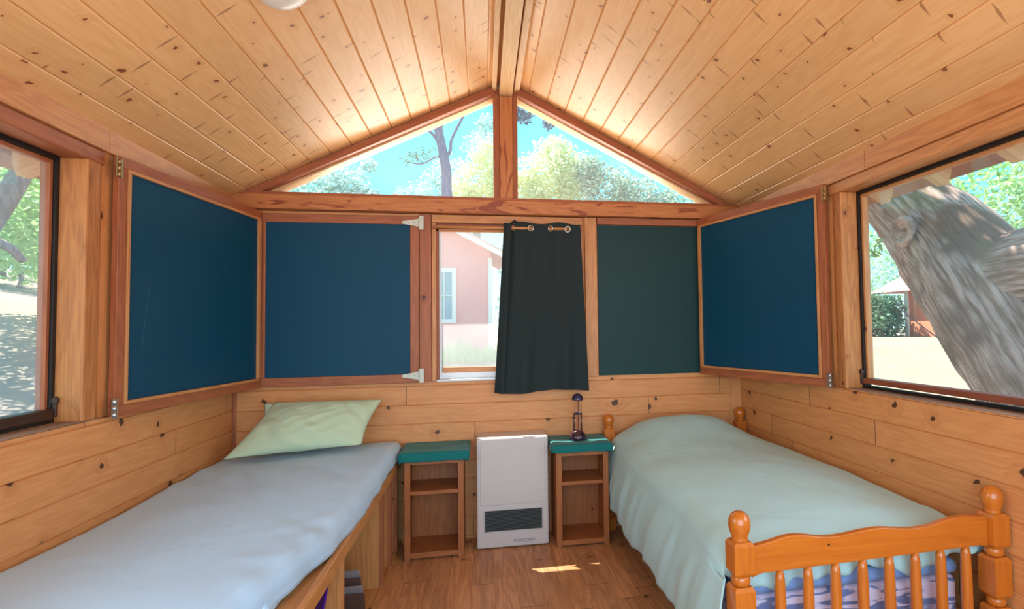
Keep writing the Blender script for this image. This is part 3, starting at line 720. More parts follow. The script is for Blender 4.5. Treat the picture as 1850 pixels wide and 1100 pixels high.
seqf = ((.115, .036), (.150, .034), (.30, .03), (.12, 0))
bedpost(bx(.70), by(FY), .806, 'footboard_post', seqf)
bedpost(bx(1.733), by(FY), .826, 'footboard_post', ((.125, .036), (.150, .034), (.30, .03), (.12, 0)))
bedpost(bx(.716), by(-.062), .822, 'headboard_post', ((.20, .034), (.36, .03), (.2, 0)))
bedpost(bx(1.733), by(-.062), .832, 'headboard_post', ((.20, .034), (.36, .03), (.2, 0)))
# foot rail with a wavy top
tp = [(.738, .684), (.80, .693), (.878, .709), (.94, .706), (1.008, .695), (1.08, .694), (1.16, .703), (1.235, .708), (1.30, .702), (1.369, .695), (1.44, .698), (1.50, .711), (1.56, .721), (1.62, .722), (1.697, .715)]
def smooth(P, n=4):
    out = []
    for i in range(len(P) - 1):
        p0 = P[max(i - 1, 0)]; p1 = P[i]; p2 = P[i + 1]; p3 = P[min(i + 2, len(P) - 1)]
        for j in range(n):
            t = j / n; out.append(tuple(.5 * (2 * b_ + (c_ - a_) * t + (2 * a_ - 5 * b_ + 4 * c_ - d_) * t * t + (3 * b_ - a_ - 3 * c_ + d_) * t ** 3) for a_, b_, c_, d_ in zip(p0, p1, p2, p3)))
    out.append(P[-1]); return out
tps = smooth(tp)
m = MB(); y0 = by(FY - .013)
poly = [(bx(x), y0, z) for x, z in tps][::-1] + [(bx(.738), y0, .578), (bx(.775), y0, .590), (bx(1.66), y0, .610), (bx(1.697), y0, .604)]
m.prism(poly[::-1], (0, .026, 0)); m.build('foot_rail', m_bed, B, bev=.004)
m = MB()
m.lathe([(.0001, 0), (.004, .0005), (.003, .001)], n=10, mat=Matrix.Translation((bx(1.032), by(FY - .0138), .667)) @ Matrix.Rotation(math.pi / 2, 4, 'X')); m.build('knot', m_dark, B)
for i in range(8):
    x = .847 + i * .1085; zt = .592 + (x - .847) * .030
    m = MB(); m.lathe([(.013, .16), (.017, .20), (.0195, .34), (.0195, .50), (.017, zt - .03), (.011, zt + .002)], (bx(x), by(FY), 0), 16); m.build('spindle', m_bed, B)
m = MB(); m.box(bx(.738), bx(1.697), by(FY - .012), by(FY + .012), .12, .175); m.build('lower_foot_rail', m_bed, B, bev=.003)
m = MB(); m.box(bx(1.50), bx(1.697), by(FY + .02), by(FY + .05), .27, .31); m.build('slat_support', m_bed, B)
for x in (.725, 1.715): 
    m = MB(); m.box(bx(x - .011), bx(x + .011), by(FY + .036), by(-.10), .17, .29, along=1); m.build('side_rail', m_bed, B, bev=.003)
m = MB(); m.prism([(bx(x), by(-.075), z) for x, z in ((.75, .40), (1.70, .40), (1.70, .66), (1.5, .70), (1.225, .715), (.95, .70), (.75, .66))], (0, .022, 0)); m.build('headboard_rail', m_bed, B, bev=.004)
m = MB(); m.box(bx(.74), bx(1.70), by(FY + .05), by(-.10), .17, .19); m.build('slat_base', m_ply, B)
# mattress and sheet
def rbox(name, x0, x1, y0, y1, z0, z1, mat, r=.05, parent=None):
    m = MB(); m.box(x0, x1, y0, y1, z0, z1); o = m.build(name, mat, parent, bev=r, seg=5)
    for p in o.data.polygons: p.use_smooth = True
    return o
o = rbox('mattress', .742, 1.640, -2.105, -.10, .195, .470, m_tick, .03); tag(o, 'blue and white ticking mattress seen between the footboard spindles of the pine bed', 'mattress')
o = rbox('fitted_sheet', .738, 1.645, -2.110, -.095, .4715, .530, m_fit, .03); tag(o, 'blue fitted sheet stretched over the mattress of the pine bed', 'fitted sheet')
def dv(a, t):
    """a: 0 wall side hem .. 1 room side hem ; t: 0 head .. 1 foot (goes down behind the footboard)"""
    tt = min(t / .93, 1.0); y = lerp(-.10, -2.085, tt)
    dn = max(0, (t - .93) / .07)             # dropped part at the foot
    # top heights
    hx = lerp(1.0, 0.0, a)
    head = math.exp(-((y + .30) / .33) ** 2)
    base = .665 + .035 * math.sin(math.pi * min(max((a - .08) / .66, 0), 1)) + .018 * math.sin(min(max(-y - .5, 0), 1.4) / 1.4 * math.pi)
    xl = .722 - .012 * math.sin(tt * math.pi) - .045 * min(max((-y - 1.6) / .4, 0), 1)
    xr = 1.752 - (.012 if tt < .9 else 0)
    if a < .10:      # wall side tuck
        q = a / .10; th = q * math.pi / 2; x = xr - .08 * (1 - math.sin(th)) * 0 - .07 * (1 - math.cos(th)); z = (base - .10) + .10 * math.sin(th)
        xx = x; top = False
    elif a < .72:
        q = (a - .10) / .62; xx = lerp(xr - .07, xl + .075, q); z = base
    elif a < .82:
        q = (a - .72) / .10; th = q * math.pi / 2; xx = (xl + .075) - .095 * math.sin(th); z = base - .09 * (1 - math.cos(th))
    else:
        q = (a - .82) / .18; z0 = base - .09; hem = .215 + .20 * math.exp(-((y + .10) / .17) ** 2) + .02 * math.sin(y * 9)
        z = lerp(z0, hem, q); xx = (xl - .020) - .028 * math.sin(q * math.pi * .8) - .015 * q
        fold = noise.noise(Vector((y * 5.5 + z * 3.0, 1.7, z * .8))); f2 = noise.noise(Vector((y * 13 + z * 7, 4.2, z * 2)))
        xx += (.028 * fold + .012 * f2) * min(1, q * 2 + .15)
    # pillow hump below the duvet
    cxh = math.exp(-(((xx - 1.20) / .40) ** 4))
    if a < .82: z += head * .125 * cxh
    # wrinkles on top
    if a < .85:
        w = noise.noise(Vector((xx * 2.6 - y * 1.2, y * 2.8 + xx * 1.5, 0))) * .012 + noise.noise(Vector((xx * 7 + y * 3, y * 4 - xx * 6, 3))) * .005
        z += w * min(1, a * 6)
    if y > -.14: z -= .04 * (1 - (-.10 - y) / -.04) if False else .03 * (y + .14) / .04
    # round over the foot
    e = max(0, (y + 1.90) / -.185) if y < -1.90 else 0
    z -= .035 * e ** 2 * (1 if a < .82 else .2)
    if dn > 0 and a < .82:
        k0_ = min(1, max(0, (.82 - a) / .05)); z_, y_ = z, y - .06 * dn
        ruf = .012 * math.sin(xx * 21) + .010 * math.sin(xx * 47 + 1)
        z = lerp(z, .520 + .02 * math.sin(xx * 11 + 1) + (.035 if xx > 1.4 else 0) * (xx - 1.4) / .3 + ruf * .6, dn)
        y = y - .030 * math.sin(dn * 1.57) + ruf * dn * .8
        y = max(y, -2.138); z = lerp(z_, z, k0_); y = lerp(y_, y, k0_)
    elif dn > 0: y -= .06 * dn
    return (xx, y, z)
m = MB(); m.grid(dv, 120, 150)
o = m.build('duvet', m_duvet); tag(o, 'sage green duvet spread over the pine bed and hanging down its near side', 'duvet')
o.modifiers.new('solid', 'SOLIDIFY').thickness = .006

# ------------------------------------------------------------------ left platform bed
P = empty('platform_bed', (-1.25, -1.2, 0), 'built-in wooden platform bed with open cubbies below, along the left wall', 'bed')
px = lambda x: x + 1.25
py = lambda y: y + 1.2
m = MB(); m.box(px(-1.775), px(-.74), py(-2.5), py(-.03), .570, .592, along=1); m.build('deck', m_ply, P)
m = MB(); m.box(px(-.742), px(-.716), py(-2.5), py(-.03), .545, .602, along=1); m.build('front_rail', m_ply, P, bev=.003)
m = MB(); m.box(px(-1.775), px(-.74), py(-2.5), py(-.03), .012, .03, along=1); m.build('bottom_board', m_ply, P)
m = MB(); m.box(px(-.742), px(-.724), py(-2.5), py(-.03), .0, .034, along=1); m.build('kick_strip', m_ply, P, bev=.002)
for y in (-1.615, -.715, -.44, -.22):
    d = MB(); d.box(px(-1.76), px(-.744), py(y - .009), py(y + .009), .03, .57, along=2); dd = d.build('divider', m_ply, P)
    d = MB(); d.box(px(-.744), px(-.722), py(y - .011), py(y + .011), .034, .545, along=2); d.build('edge_strip', m_trimd if y > -1 else m_ply, dd)
def bm_(a, t):
    # mattress top + side under a stretched sheet; a across from the wall, t along to the foot
    y = lerp(-.035, -2.42, t)
    xr = -.718 if y > -1.25 else -.718 - .10 * min(((-y - 1.25) / .95), 1.3) ** 2.0
    zt = .655 + .055 * a + .006 * math.sin(t * 9)
    r = .06
    if a < .05: q = a / .05; x = -1.776 + .02 * q; z = lerp(.598, zt - .01, math.sin(q * 1.57))
    elif a < .85: q = (a - .05) / .80; x = lerp(-1.756, xr - .06, q); z = zt
    else:
        q = (a - .85) / .15; th = min(q * 1.25, 1) * 1.57; x = (xr - .06) + .06 * math.sin(th); z = zt - .055 * (1 - math.cos(th)) - max(0, q - .8) / .2 * .045
        z = max(z, .604)
        x += .012 * noise.noise(Vector((y * 6, 2, q))) * q
    # tension wrinkles near the pillow and along the wall, puckers on the room side near the foot
    w = .010 * noise.noise(Vector(((x * 12 + y * 6), (y * 1.5), 0))) * math.exp(-((y + .7) / .5) ** 2) + .004 * noise.noise(Vector((x * 3, y * 3, 8)))
    w += .022 * (abs(noise.noise(Vector((x * 4.5 + y * 3.2, y * .9 - x * .6, 1)))) - .2) * math.exp(-((y + .75) / .42) ** 2) * min(1, max(0, (a - .05) * 5))
    w += .010 * (abs(noise.noise(Vector((x * 3 + y * 2.2, y * 1.6 - x, 11)))) - .2)
    w += .020 * noise.noise(Vector((x * 7 + y * 6, y * 4 - x * 5, 5))) * math.exp(-((x + .82) / .16) ** 2) * math.exp(-((y + 1.75) / .45) ** 2)
    if .05 < a < .97: z += w
    if t < .02: z -= .03 * (1 - t / .02)
    if t > .97: z -= .06 * ((t - .97) / .03) ** 2
    return (x, y, z)
m = MB(); m.grid(bm_, 90, 160)
o = m.build('mattress', m_sheet); tag(o, 'thin mattress under a pale blue fitted sheet on the left platform bed', 'mattress')
o.modifiers.new('solid', 'SOLIDIFY').thickness = .004
m = MB(); m.box(-1.76, -.80, -2.2, -.06, .594, .65); m.build('core', m_sheet, o, bev=.02)

def pillow(name, BL, BR, TR, TL, th, label, seed, nrm=None):
    BL, BR, TR, TL = map(Vector, (BL, BR, TR, TL)); nn = (BR - BL).cross(TL - BL).normalized()
    m = MB()
    def f(sgn):
        def g(a, t):
            p = BL.lerp(BR, a).lerp(TL.lerp(TR, a), t)
            e = (math.sin(math.pi * a) ** .55) * (math.sin(math.pi * t) ** .55)
            # pull edges in between the corners
            c = (BL + BR + TR + TL) / 4; pin = .06 * (math.sin(math.pi * a) * (abs(t - .5) * 2) ** 4 + math.sin(math.pi * t) * (abs(a - .5) * 2) ** 4)
            p = p.lerp(c, pin)
            wr = (abs(noise.noise(Vector((a * 4.5 + t * 3.4, t * .5 - a * .4, seed)))) - .15) * .6 + noise.noise(Vector((a * 4 + t * 5, t * 2 - a * 3, seed))) * .12 + noise.noise(Vector((a * 9 - t * 8, t * 7, seed + 3))) * .06
            return p + nn * sgn * th / 2 * e * (1 + wr)
        return g
    m.grid(f(1), 60, 44); m.grid(f(-1), 60, 44)
    o = m.build(name, m_pillow, weld=True); return tag(o, label, 'pillow')
pillow('pillow', (-1.665, -.42, .712), (-.905, -.40, .755), (-.825, -.155, .998), (-1.475, -.155, 1.003), .17, 'mint green pillow leaning on the back wall at the head of the left bed', 2.0)
pillow('pillow', (-1.60, -.088, .71), (-.98, -.088, .72), (-.98, -.050, .975), (-1.575, -.050, .985), .045, 'mint green pillow mostly hidden behind the leaning one on the left bed', 6.0)

# things in the cubbies
m = MB()
t = empty('storage_bin', (-.875, -1.93, .031), 'purple plastic bin with a curled handle in the cubby below the left bed', 'storage bin')
b = MB()
for (x0, x1, y0, y1) in ((-.15, .10, -.20, -.192), (-.15, .10, .192, .20), (-.15, -.142, -.192, .192), (.092, .10, -.192, .192)): b.box(x0, x1, y0, y1, 0, .36)
b.box(-.15, .10, -.2, .2, 0, .008); b.build('bin_body', m_purple, t, bev=.002)
b = MB(); pts = []
for k2 in range(14):
    q = k2 / 13; pts.append((.11 + .035 * math.sin(q * 3.1), lerp(-.19, .27, q), .37 + .10 * q ** 1.5 - .02 * math.sin(q * 6)))
def hg(a, tt):
    i = a * 13; k0 = min(int(i), 12); f = i - k0; p = Vector(pts[k0]).lerp(Vector(pts[k0 + 1]), f); return (p.x - .05 + .05 * tt, p.y, p.z - .05 + .06 * tt)
b.grid(hg, 26, 6); q = b.build('handle', m_purple, t); q.modifiers.new('solid', 'SOLIDIFY').thickness = .006
m_mag = plain('magazine_paper', lin(150, 146, 150), rough=.5, var=.25, nscale=25); m_mag2 = plain('magazine_cover', lin(96, 74, 70), rough=.4, var=.3, nscale=18)
for i, (y, lean, mt, lb) in enumerate(((-.98, .28, m_mag2, 'brown magazine leaning nearest the front of the row in the cubby below the left bed'), (-.955, .27, m_mag, 'grey magazine leaning second in the row in the cubby below the left bed'), (-.93, .25, m_mag2, 'dark magazine leaning in the middle of the row in the cubby below the left bed'), (-.905, .25, m_mag, 'pale magazine leaning last in the row in the cubby below the left bed'))):
    g = MB(); R = Matrix.Translation((-.86, y - .02, .032)) @ Matrix.Rotation(lean, 4, 'X')
    g.box(-.10, .10 - .012 * i, -.007, .007, 0, .115 + .032 * i, mat=R); o = g.build('magazine', mt, bev=.002); tag(o, lb, 'magazine', 'magazines in the cubby')

# ------------------------------------------------------------------ outdoors
def gz(x, y):
    z = -.30 + .11 * min(max(y, 0), 10) + (.17 * max(0, -x - 2.6)) * min(1, max(0, (y + 8) / 8))
    return z
def groundmat():
    m, nt, b, out = newmat('dry_ground'); t = N(nt, 'ShaderNodeTexCoord')
    n = N(nt, 'ShaderNodeTexNoise'); n.inputs['Scale'].default_value = .35; n.inputs['Detail'].default_value = 6; nt.links.new(t.outputs['Object'], n.inputs['Vector'])
    n2 = N(nt, 'ShaderNodeTexNoise'); n2.inputs['Scale'].default_value = 3; n2.inputs['Detail'].default_value = 6; nt.links.new(t.outputs['Object'], n2.inputs['Vector'])
    c = mixc(nt, mapr(nt, n.outputs['Fac'], .42, .6), lin(138, 122, 102), lin(116, 106, 94)); c = mixc(nt, math_(nt, 'MULTIPLY', mapr(nt, n2.outputs['Fac'], .5, .7), .5), c, lin(160, 138, 112))
    nt.links.new(c, b.inputs['Base Color']); b.inputs['Roughness'].default_value = .95; return m
m = MB(); m.grid(lambda a, t: (-45 + 100 * a, -25 + 75 * t, gz(-45 + 100 * a, -25 + 75 * t) + .03 * noise.noise(Vector((a * 60, t * 60, 0))) * (1 if abs(-45 + 100 * a) > 4 else 0)), 160, 120, smooth=True)
g = m.build('ground', groundmat()); tag(g, kind='structure')

def leafmat(name, c1, c2):
    m, nt, b, out = newmat(name); gi = N(nt, 'ShaderNodeNewGeometry'); hs = mixc(nt, gi.outputs['Random Per Island'], c1, c2)
    nt.links.new(hs, b.inputs['Base Color']); b.inputs['Roughness'].default_value = .6
    tl = N(nt, 'ShaderNodeBsdfTranslucent'); nt.links.new(hs, tl.inputs[0]); mx = N(nt, 'ShaderNodeMixShader'); mx.inputs[0].default_value = .35
    nt.links.new(b.outputs[0], mx.inputs[1]); nt.links.new(tl.outputs[0], mx.inputs[2]); nt.links.new(mx.outputs[0], out.inputs[0]); return m
lf_green = leafmat('leaf_green', lin(124, 172, 96), lin(190, 222, 156))
lf_dark = leafmat('leaf_dark', lin(60, 96, 70), lin(110, 146, 110))
lf_yel = leafmat('leaf_yellow', lin(206, 214, 150), lin(234, 236, 200))
lf_grey = leafmat('leaf_grey', lin(112, 142, 124), lin(192, 206, 184))
lf_blue = leafmat('leaf_bluegreen', lin(136, 180, 180), lin(200, 224, 212))
lf_grass = leafmat('grass_pale', lin(150, 180, 110), lin(200, 205, 150))
def leaves(mb, blobs, count, size, seed=0):
    rnd = random.Random(seed); tot = sum(r ** 2 for _, r in blobs)
    for c, r in blobs:
        c = Vector(c)
        for _ in range(max(1, int(count * r * r / tot))):
            d = Vector((rnd.gauss(0, 1), rnd.gauss(0, 1), rnd.gauss(0, 1))).normalized(); p = c + d * r * rnd.uniform(.45, 1) * (1 + .25 * noise.noise(d * 2.3 + c))
            s = size * rnd.uniform(.5, 1.2); a = Vector((rnd.gauss(0, 1), rnd.gauss(0, 1), rnd.gauss(0, .6))).normalized(); b_ = a.cross(Vector((rnd.gauss(0, 1), rnd.gauss(0, 1), rnd.gauss(0, 1)))).normalized()
            mb.face([p - a * s, p - b_ * s * .45, p + a * s, p + b_ * s * .45])
def bark(name, c1, c2, c3, sc=(6, 6, 1.2)):
    m, nt, b, out = newmat(name); t = N(nt, 'ShaderNodeTexCoord'); mp = N(nt, 'ShaderNodeMapping'); mp.inputs['Scale'].default_value = sc; nt.links.new(t.outputs['UV' if name == 'oak_bark' else 'Object'], mp.inputs[0])
    n = N(nt, 'ShaderNodeTexNoise'); n.inputs['Scale'].default_value = 3; n.inputs['Detail'].default_value = 7; n.inputs['Distortion'].default_value = .6; nt.links.new(mp.outputs[0], n.inputs['Vector'])
    n2 = N(nt, 'ShaderNodeTexNoise'); n2.inputs['Scale'].default_value = 1.3; n2.inputs['Detail'].default_value = 3; nt.links.new(t.outputs['Object'], n2.inputs['Vector'])
    c = mixc(nt, mapr(nt, n.outputs['Fac'], .35, .65), c1, c2); c = mixc(nt, mapr(nt, n2.outputs['Fac'], .5, .62), c, c3)
    nt.links.new(c, b.inputs['Base Color']); b.inputs['Roughness'].default_value = .9
    bp = N(nt, 'ShaderNodeBump'); bp.inputs['Strength'].default_value = 1; bp.inputs['Distance'].default_value = .05; nt.links.new(n.outputs['Fac'], bp.inputs['Height']); nt.links.new(bp.outputs[0], b.inputs['Normal']); return m
m_oak = bark('oak_bark', lin(124, 94, 76), lin(196, 172, 164), lin(116, 90, 74), sc=(1.0, 7, 1))
m_bark = bark('grey_bark', lin(110, 96, 100), lin(150, 136, 140), lin(120, 104, 100))

# the big leaning oak right of the cabin
T = empty('oak_tree', (4.3, -.8, gz(4.3, -.8)), 'massive leaning grey oak trunk with a swirled branch scar outside the right window', 'tree')
inv = Vector(T.location)
def rel(pts): return [Vector(p) - inv for p in pts]
def jit(p): return 1 + .07 * noise.noise(p * 2.2) + .035 * noise.noise(p * 7)
main = smooth([(4.3, -.85, -.35), (4.25, -.66, .35), (4.2, -.42, .85), (4.2, .03, 1.5), (4.2, .45, 2.08), (4.2, 1.02, 2.66), (4.2, 1.75, 3.25), (4.0, 2.6, 4.2), (3.2, 3.2, 5.4)], 8)
rr = smooth([(.62,), (.54,), (.49,), (.50,), (.47,), (.38,), (.33,), (.28,), (.18,)], 8)
limb = smooth([(4.2, .25, 1.75), (4.28, -.25, 1.80), (4.35, -.85, 1.90), (4.6, -1.9, 2.5), (4.6, -3.2, 3.9), (3.6, -3.6, 5.2)], 8)
rl = smooth([(.40,), (.42,), (.42,), (.34,), (.25,), (.15,)], 8)
m = MB(); m.tube(rel(main), [x[0] for x in rr], 40, jit=lambda p: jit(p)); m.build('trunk', m_oak, T)
m = MB(); m.tube(rel(limb), [x[0] for x in rl], 36, jit=lambda p: jit(p)); m.build('limb', m_oak, T)
# branch scar: concentric swollen rings facing the cabin
sc_ = MB(); cc = Vector((3.715, .53, 2.31)) - inv
for i, (rad, th, off) in enumerate(((.105, .030, .02), (.075, .026, 0), (.045, .022, -.015), (.018, .02, -.02))):
    sc_.tube([cc + Vector((-.012 * math.cos(a * .2618) - off * .8, rad * math.cos(a * .2618), rad * 1.15 * math.sin(a * .2618))) for a in range(24)], [th * (1 + .15 * math.sin(a * .8 + i)) for a in range(24)], 10, closed=True)
sc_.build('branch_scar', bark('scar_bark', lin(150, 122, 112), lin(196, 172, 160), lin(150, 126, 116), sc=(4, 4, 4)), T)
m = MB(); leaves(m, [((3.60 - inv.x, .77 - inv.y, 2.17 - inv.z), .07)], 26, .045, 3); leaves(m, [((3.60 - inv.x, .72 - inv.y, 2.24 - inv.z), .04)], 8, .04, 4); m.build('sprig', lf_green, T)
# bare twigs hanging in front of the red house
m = MB()
for p in ([(4.1, 1.15, 1.72), (4.0, .95, 1.60), (3.9, .62, 1.45), (3.8, .25, 1.3)], [(4.1, 1.9, 1.25), (4.05, 1.6, 1.35), (4.0, 1.35, 1.55)], [(4.05, .95, 1.95), (4.0, .7, 1.75), (4.0, .55, 1.62)]): m.tube(rel(smooth(p)), .006, 6)
m.build('twig', m_bark, T)
m = MB(); rb = random.Random(5); blobs = []  # unseen canopy over the roof, shaped to block sun at the gable and trunk
for _ in range(34): blobs.append(((rb.uniform(-5.2, 3.6) - inv.x, rb.uniform(-2.6, .95) - inv.y, rb.uniform(4.9, 5.6) - inv.z), rb.uniform(.6, .95)))
for _ in range(16): blobs.append(((rb.uniform(1.2, 4.2) - inv.x, rb.uniform(1.2, 4.2) - inv.y, rb.uniform(5.6, 6.4) - inv.z), rb.uniform(.6, .9)))
for _ in range(22): blobs.append(((rb.uniform(-3.6, .9) - inv.x, rb.uniform(.6, 1.25) - inv.y, rb.uniform(5.0, 5.5) - inv.z), rb.uniform(.45, .6)))
for i_ in range(20): blobs.append(((-4.2 + .33 * i_ - inv.x, 1.12 - inv.y, 5.15 - inv.z), .42))
leaves(m, blobs, 19000, .18, 9); m.build('foliage', lf_dark, T)

def tube_tree(name, loc, branches, foliage, label, leafm, n, size, seed, group=None, cat='tree', barkm=None):
    t = empty(name, loc, label, cat, group); L = Vector(loc)
    if branches:
        m = MB()
        for pts, r0, r1 in branches:
            P_ = smooth([tuple(Vector(p) - L) for p in pts], 5); k = len(P_); m.tube(P_, [lerp(r0, r1, i / (k - 1)) for i in range(k)], 9)
        m.build('trunk', barkm or m_bark, t)
    if foliage:
        m = MB(); leaves(m, [(tuple(Vector(c) - L), r) for c, r in foliage], n, size, seed); m.build('foliage', leafm, t)
    return t
# left window: shady green tree
tube_tree('shade_tree', (-8.2, 5.4, gz(-8.2, 5.4)), [([(-8.2, 5.2, 0.7), (-7.8, 5.3, 2.0), (-7.2, 5.33, 3.0), (-7.0, 5.55, 3.7), (-7.0, 5.9, 4.4), (-7.2, 6.4, 5.5)], .20, .10), ([(-7.3, 5.3, 2.9), (-7.0, 5.45, 2.75), (-6.9, 5.6, 2.55)], .08, .05)],
          [((-7.6, 6.3, 3.75), 1.0), ((-8.4, 7.6, 3.9), 1.3), ((-9, 9, 4.3), 1.7), ((-7.4, 5.2, 4.6), .9), ((-9.5, 9.2, 3.3), .8), ((-7.6, 7.0, 2.95), .55)], 'green leafy tree with a bending trunk outside the left window', lf_green, 5200, .10, 11)
tube_tree('small_tree', (-15, 17.0, gz(-15, 17)), [([(-15, 17.0, 3.0), (-15, 17.1, 3.3), (-15.2, 17.4, 3.7)], .07, .04), ([(-15, 17.1, 3.3), (-15, 16.8, 3.7)], .05, .03)], [((-15.5, 18.5, 5.0), 1.6), ((-14.5, 17.0, 4.9), 1.2)], 'thin dark tree standing on the sandy rise outside the left window', lf_green, 1600, .14, 12)
for i, (x, y, r) in enumerate(((-20, 15, 2.6), (-19, 20, 2.4), (-16.5, 25.5, 2.2), (-25, 30, 3.2))):
    z = gz(x, y); tube_tree('background_tree', (x, y, z), [([(x, y, z), (x, y, z + 2)], .2, .15)], [((x, y, z + 2.0), r), ((x + .8, y - 1, z + 3.6), r * .8)], ['pale green tree far left beyond the sandy rise', 'pale green tree second from the left beyond the sandy rise', 'pale green tree right of centre beyond the sandy rise', 'tall green tree farthest back beyond the sandy rise'][i], lf_green, 1500, .25, 20 + i, group='trees beyond the sandy rise')

# gable view: tall bare pine, trees
def gp(x, y, z): return (x, y, z)
tube_tree('bare_pine', (-.7, 14, gz(-.7, 14)), [([(-.75, 14, 0.8), (-1.0, 14, 3.5), (-1.28, 14, 5.7), (-1.30, 14, 6.5), (-1.42, 14, 7.2), (-1.60, 14, 8.2), (-1.7, 14, 9.2)], .20, .12),
          ([(-1.36, 14, 6.85), (-1.18, 14, 7.15), (-1.12, 14, 7.55), (-.74, 14, 8.35)], .06, .04), ([(-1.42, 14, 7.2), (-1.65, 14, 7.6), (-1.95, 14, 7.9)], .06, .04),
          ([(-1.36, 14, 6.85), (-1.6, 14, 6.95), (-2.0, 14, 6.72), (-2.35, 14, 6.72), (-2.75, 14, 6.88)], .035, .012), ([(-2.0, 14, 6.72), (-2.3, 14, 6.95), (-2.45, 14, 7.1)], .02, .008)],
          [((-2.1, 14, 6.98), .28), ((-2.45, 14, 6.85), .22), ((-1.7, 14, 7.05), .22), ((-1.55, 14, 8.1), .28)], 'tall bare pine trunk forking against the sky in the left gable window', lf_dark, 420, .05, 31, barkm=bark('blue_grey_bark', lin(96, 92, 122), lin(120, 116, 140), lin(104, 100, 126)))
tube_tree('leafy_tree', (-5.2, 14.5, gz(-5, 14)), [([(-5.2, 14.5, .8), (-5.2, 14.5, 5)], .25, .15)], [((-5.3, 14.6, 5.6), 1.15), ((-4.5, 14.8, 6.1), .75), ((-6.6, 14.5, 5.3), .9), ((-3.9, 14.5, 5.6), .55), ((-3.85, 15, 6.9), .28)], 'grey green leafy tree low in the left gable window', lf_blue, 5200, .10, 32)
tube_tree('leafy_tree', (-.4, 18, gz(-.4, 18)), [([(-.4, 18, .8), (-.4, 18, 5.5)], .25, .15)], [((-.2, 18, 7.2), 1.2), ((.2, 18, 8.3), .9), ((.7, 18, 7.0), 1.0), ((-.9, 18, 6.6), .7)], 'yellow green tree beside the centre post in the left gable window', lf_yel, 4200, .11, 33)
tube_tree('leafy_tree', (-2.2, 21, gz(-2, 21)), [([(-2.2, 21, .8), (-2.2, 21, 5.5)], .25, .15)], [((-2.3, 21, 7.3), 1.1), ((-1.6, 21, 8.3), .9), ((-.3, 21, 9.6), .8), ((0, 21, 10.7), .5), ((-3.4, 21, 7.2), .6)], 'pale bluish tree behind the bare pine trunk in the left gable window', lf_blue, 3600, .10, 34)
tube_tree('leafy_tree', (2.0, 16, gz(2, 16)), [([(2, 16, .8), (2, 16, 5.5)], .25, .15)], [((2.2, 16, 6.9), 1.3), ((1.3, 16, 6.3), 1.0), ((3.0, 16, 7.0), 1.1), ((2.5, 16, 8.0), .6)], 'yellow green tree beside the centre post in the right gable window', lf_yel, 6000, .11, 35)
tube_tree('leafy_tree', (5.2, 15, gz(5.2, 15)), [([(5.2, 15, .8), (5.2, 15, 5.0)], .25, .15)], [((4.2, 15, 6.2), 1.1), ((5.3, 15, 5.9), 1.0), ((6.4, 15, 5.5), .9), ((3.6, 15, 7.0), .6), ((7.4, 15, 5.3), .9)], 'dense grey green tree filling the right side of the right gable window', lf_grey, 6500, .10, 36)
tube_tree('leafy_tree', (.55, 13.8, gz(.5, 13.8)), [([(.55, 13.8, .8), (.55, 13.8, 5), (.56, 13.8, 8.2), (.8, 13.4, 8.9)], .07, .03), ([(.56, 13.8, 7.9), (.9, 13.3, 8.1), (1.3, 13, 8.1)], .025, .012)], [((1.1, 13, 8.15), .38), ((1.9, 13, 7.85), .22)], 'dark bluish sprays of leaves at the top of the right gable window', leafmat('leaf_slate', lin(70, 84, 120), lin(110, 130, 150)), 700, .07, 37)
# trees behind the houses, right window
for i, (x, y, z, r, n_, lm) in enumerate(((25, 30, 4.4, 3.0, 3200, lf_blue), (13.5, 9.0, 4.6, 2.0, 3200, lf_green), (12.0, 4.2, 5.2, 1.5, 2600, lf_blue), (40, 48, 7, 5.5, 2500, lf_green), (40, 25, 10, 6.5, 3000, lf_blue))):
    g0 = gz(x, y); tube_tree('background_tree', (x, y, g0), [([(x, y, g0), (x, y, z)], .2, .12)], [((x, y, z), r), ((x + .5, y + r * .7, z - r * .3), r * .7), ((x + .5, y - r * .7, z + r * .2), r * .7)],
        ['blue green tree left of the oak trunk outside the right window', 'light green tree above the oak fork outside the right window', 'pale tree in the top right corner of the right window', 'green tree far behind the red house', 'tall pale tree far behind the leaning oak'][i], lm, n_, .12 if i < 3 else .3, 50 + i)
# hedge left of the red house
m = MB(); leaves(m, [((19.0, 19.5 + .6 * i, 1.4 + .3 * (i % 2)), .75) for i in range(5)] + [((19.2, 19.5, 2.2), .6), ((19.2, 20.3, 2.3), .7), ((19.2, 21.2, 2.3), .7)], 5500, .13, 60); h_ = m.build('hedge', lf_dark); tag(h_, 'dark green hedge left of the red house outside the right window', 'hedge')

# pale pink cabin behind the back window
m_pink = plain('pink_siding', lin(244, 164, 162), rough=.8, var=.04, nscale=1.5); m_wt = plain('white_trim', lin(240, 236, 232), rough=.6, var=.02); m_roofp = plain('pink_roof', lin(216, 176, 170), rough=.8, var=.05)
m_skyg = plain('sky_tinted_window', lin(120, 170, 190), rough=.15, var=.2, nscale=2)  # sky reflection painted into the far panes as pale blue
Hs = empty('cabin', (-2.2, 12.5, .7), 'pale red cabin with white trim and a muntined window outside the back window', 'cabin')
hx = lambda x: x + 2.2; hy = lambda y: y - 12.5; hz = lambda z: z - .7
m = MB(); m.prism([(hx(-4.4), hy(10), hz(.6)), (hx(.03), hy(10), hz(.6)), (hx(.03), hy(10), hz(3.45)), (hx(-2.2), hy(10), hz(4.60)), (hx(-4.4), hy(10), hz(3.45))], (0, 3.2, 0)); m.build('wall', m_pink, Hs)
m = MB(); m.box(hx(-.04), hx(.06), hy(9.96), hy(10.02), hz(.6), hz(3.22)); m.build('corner_board', m_wt, Hs)
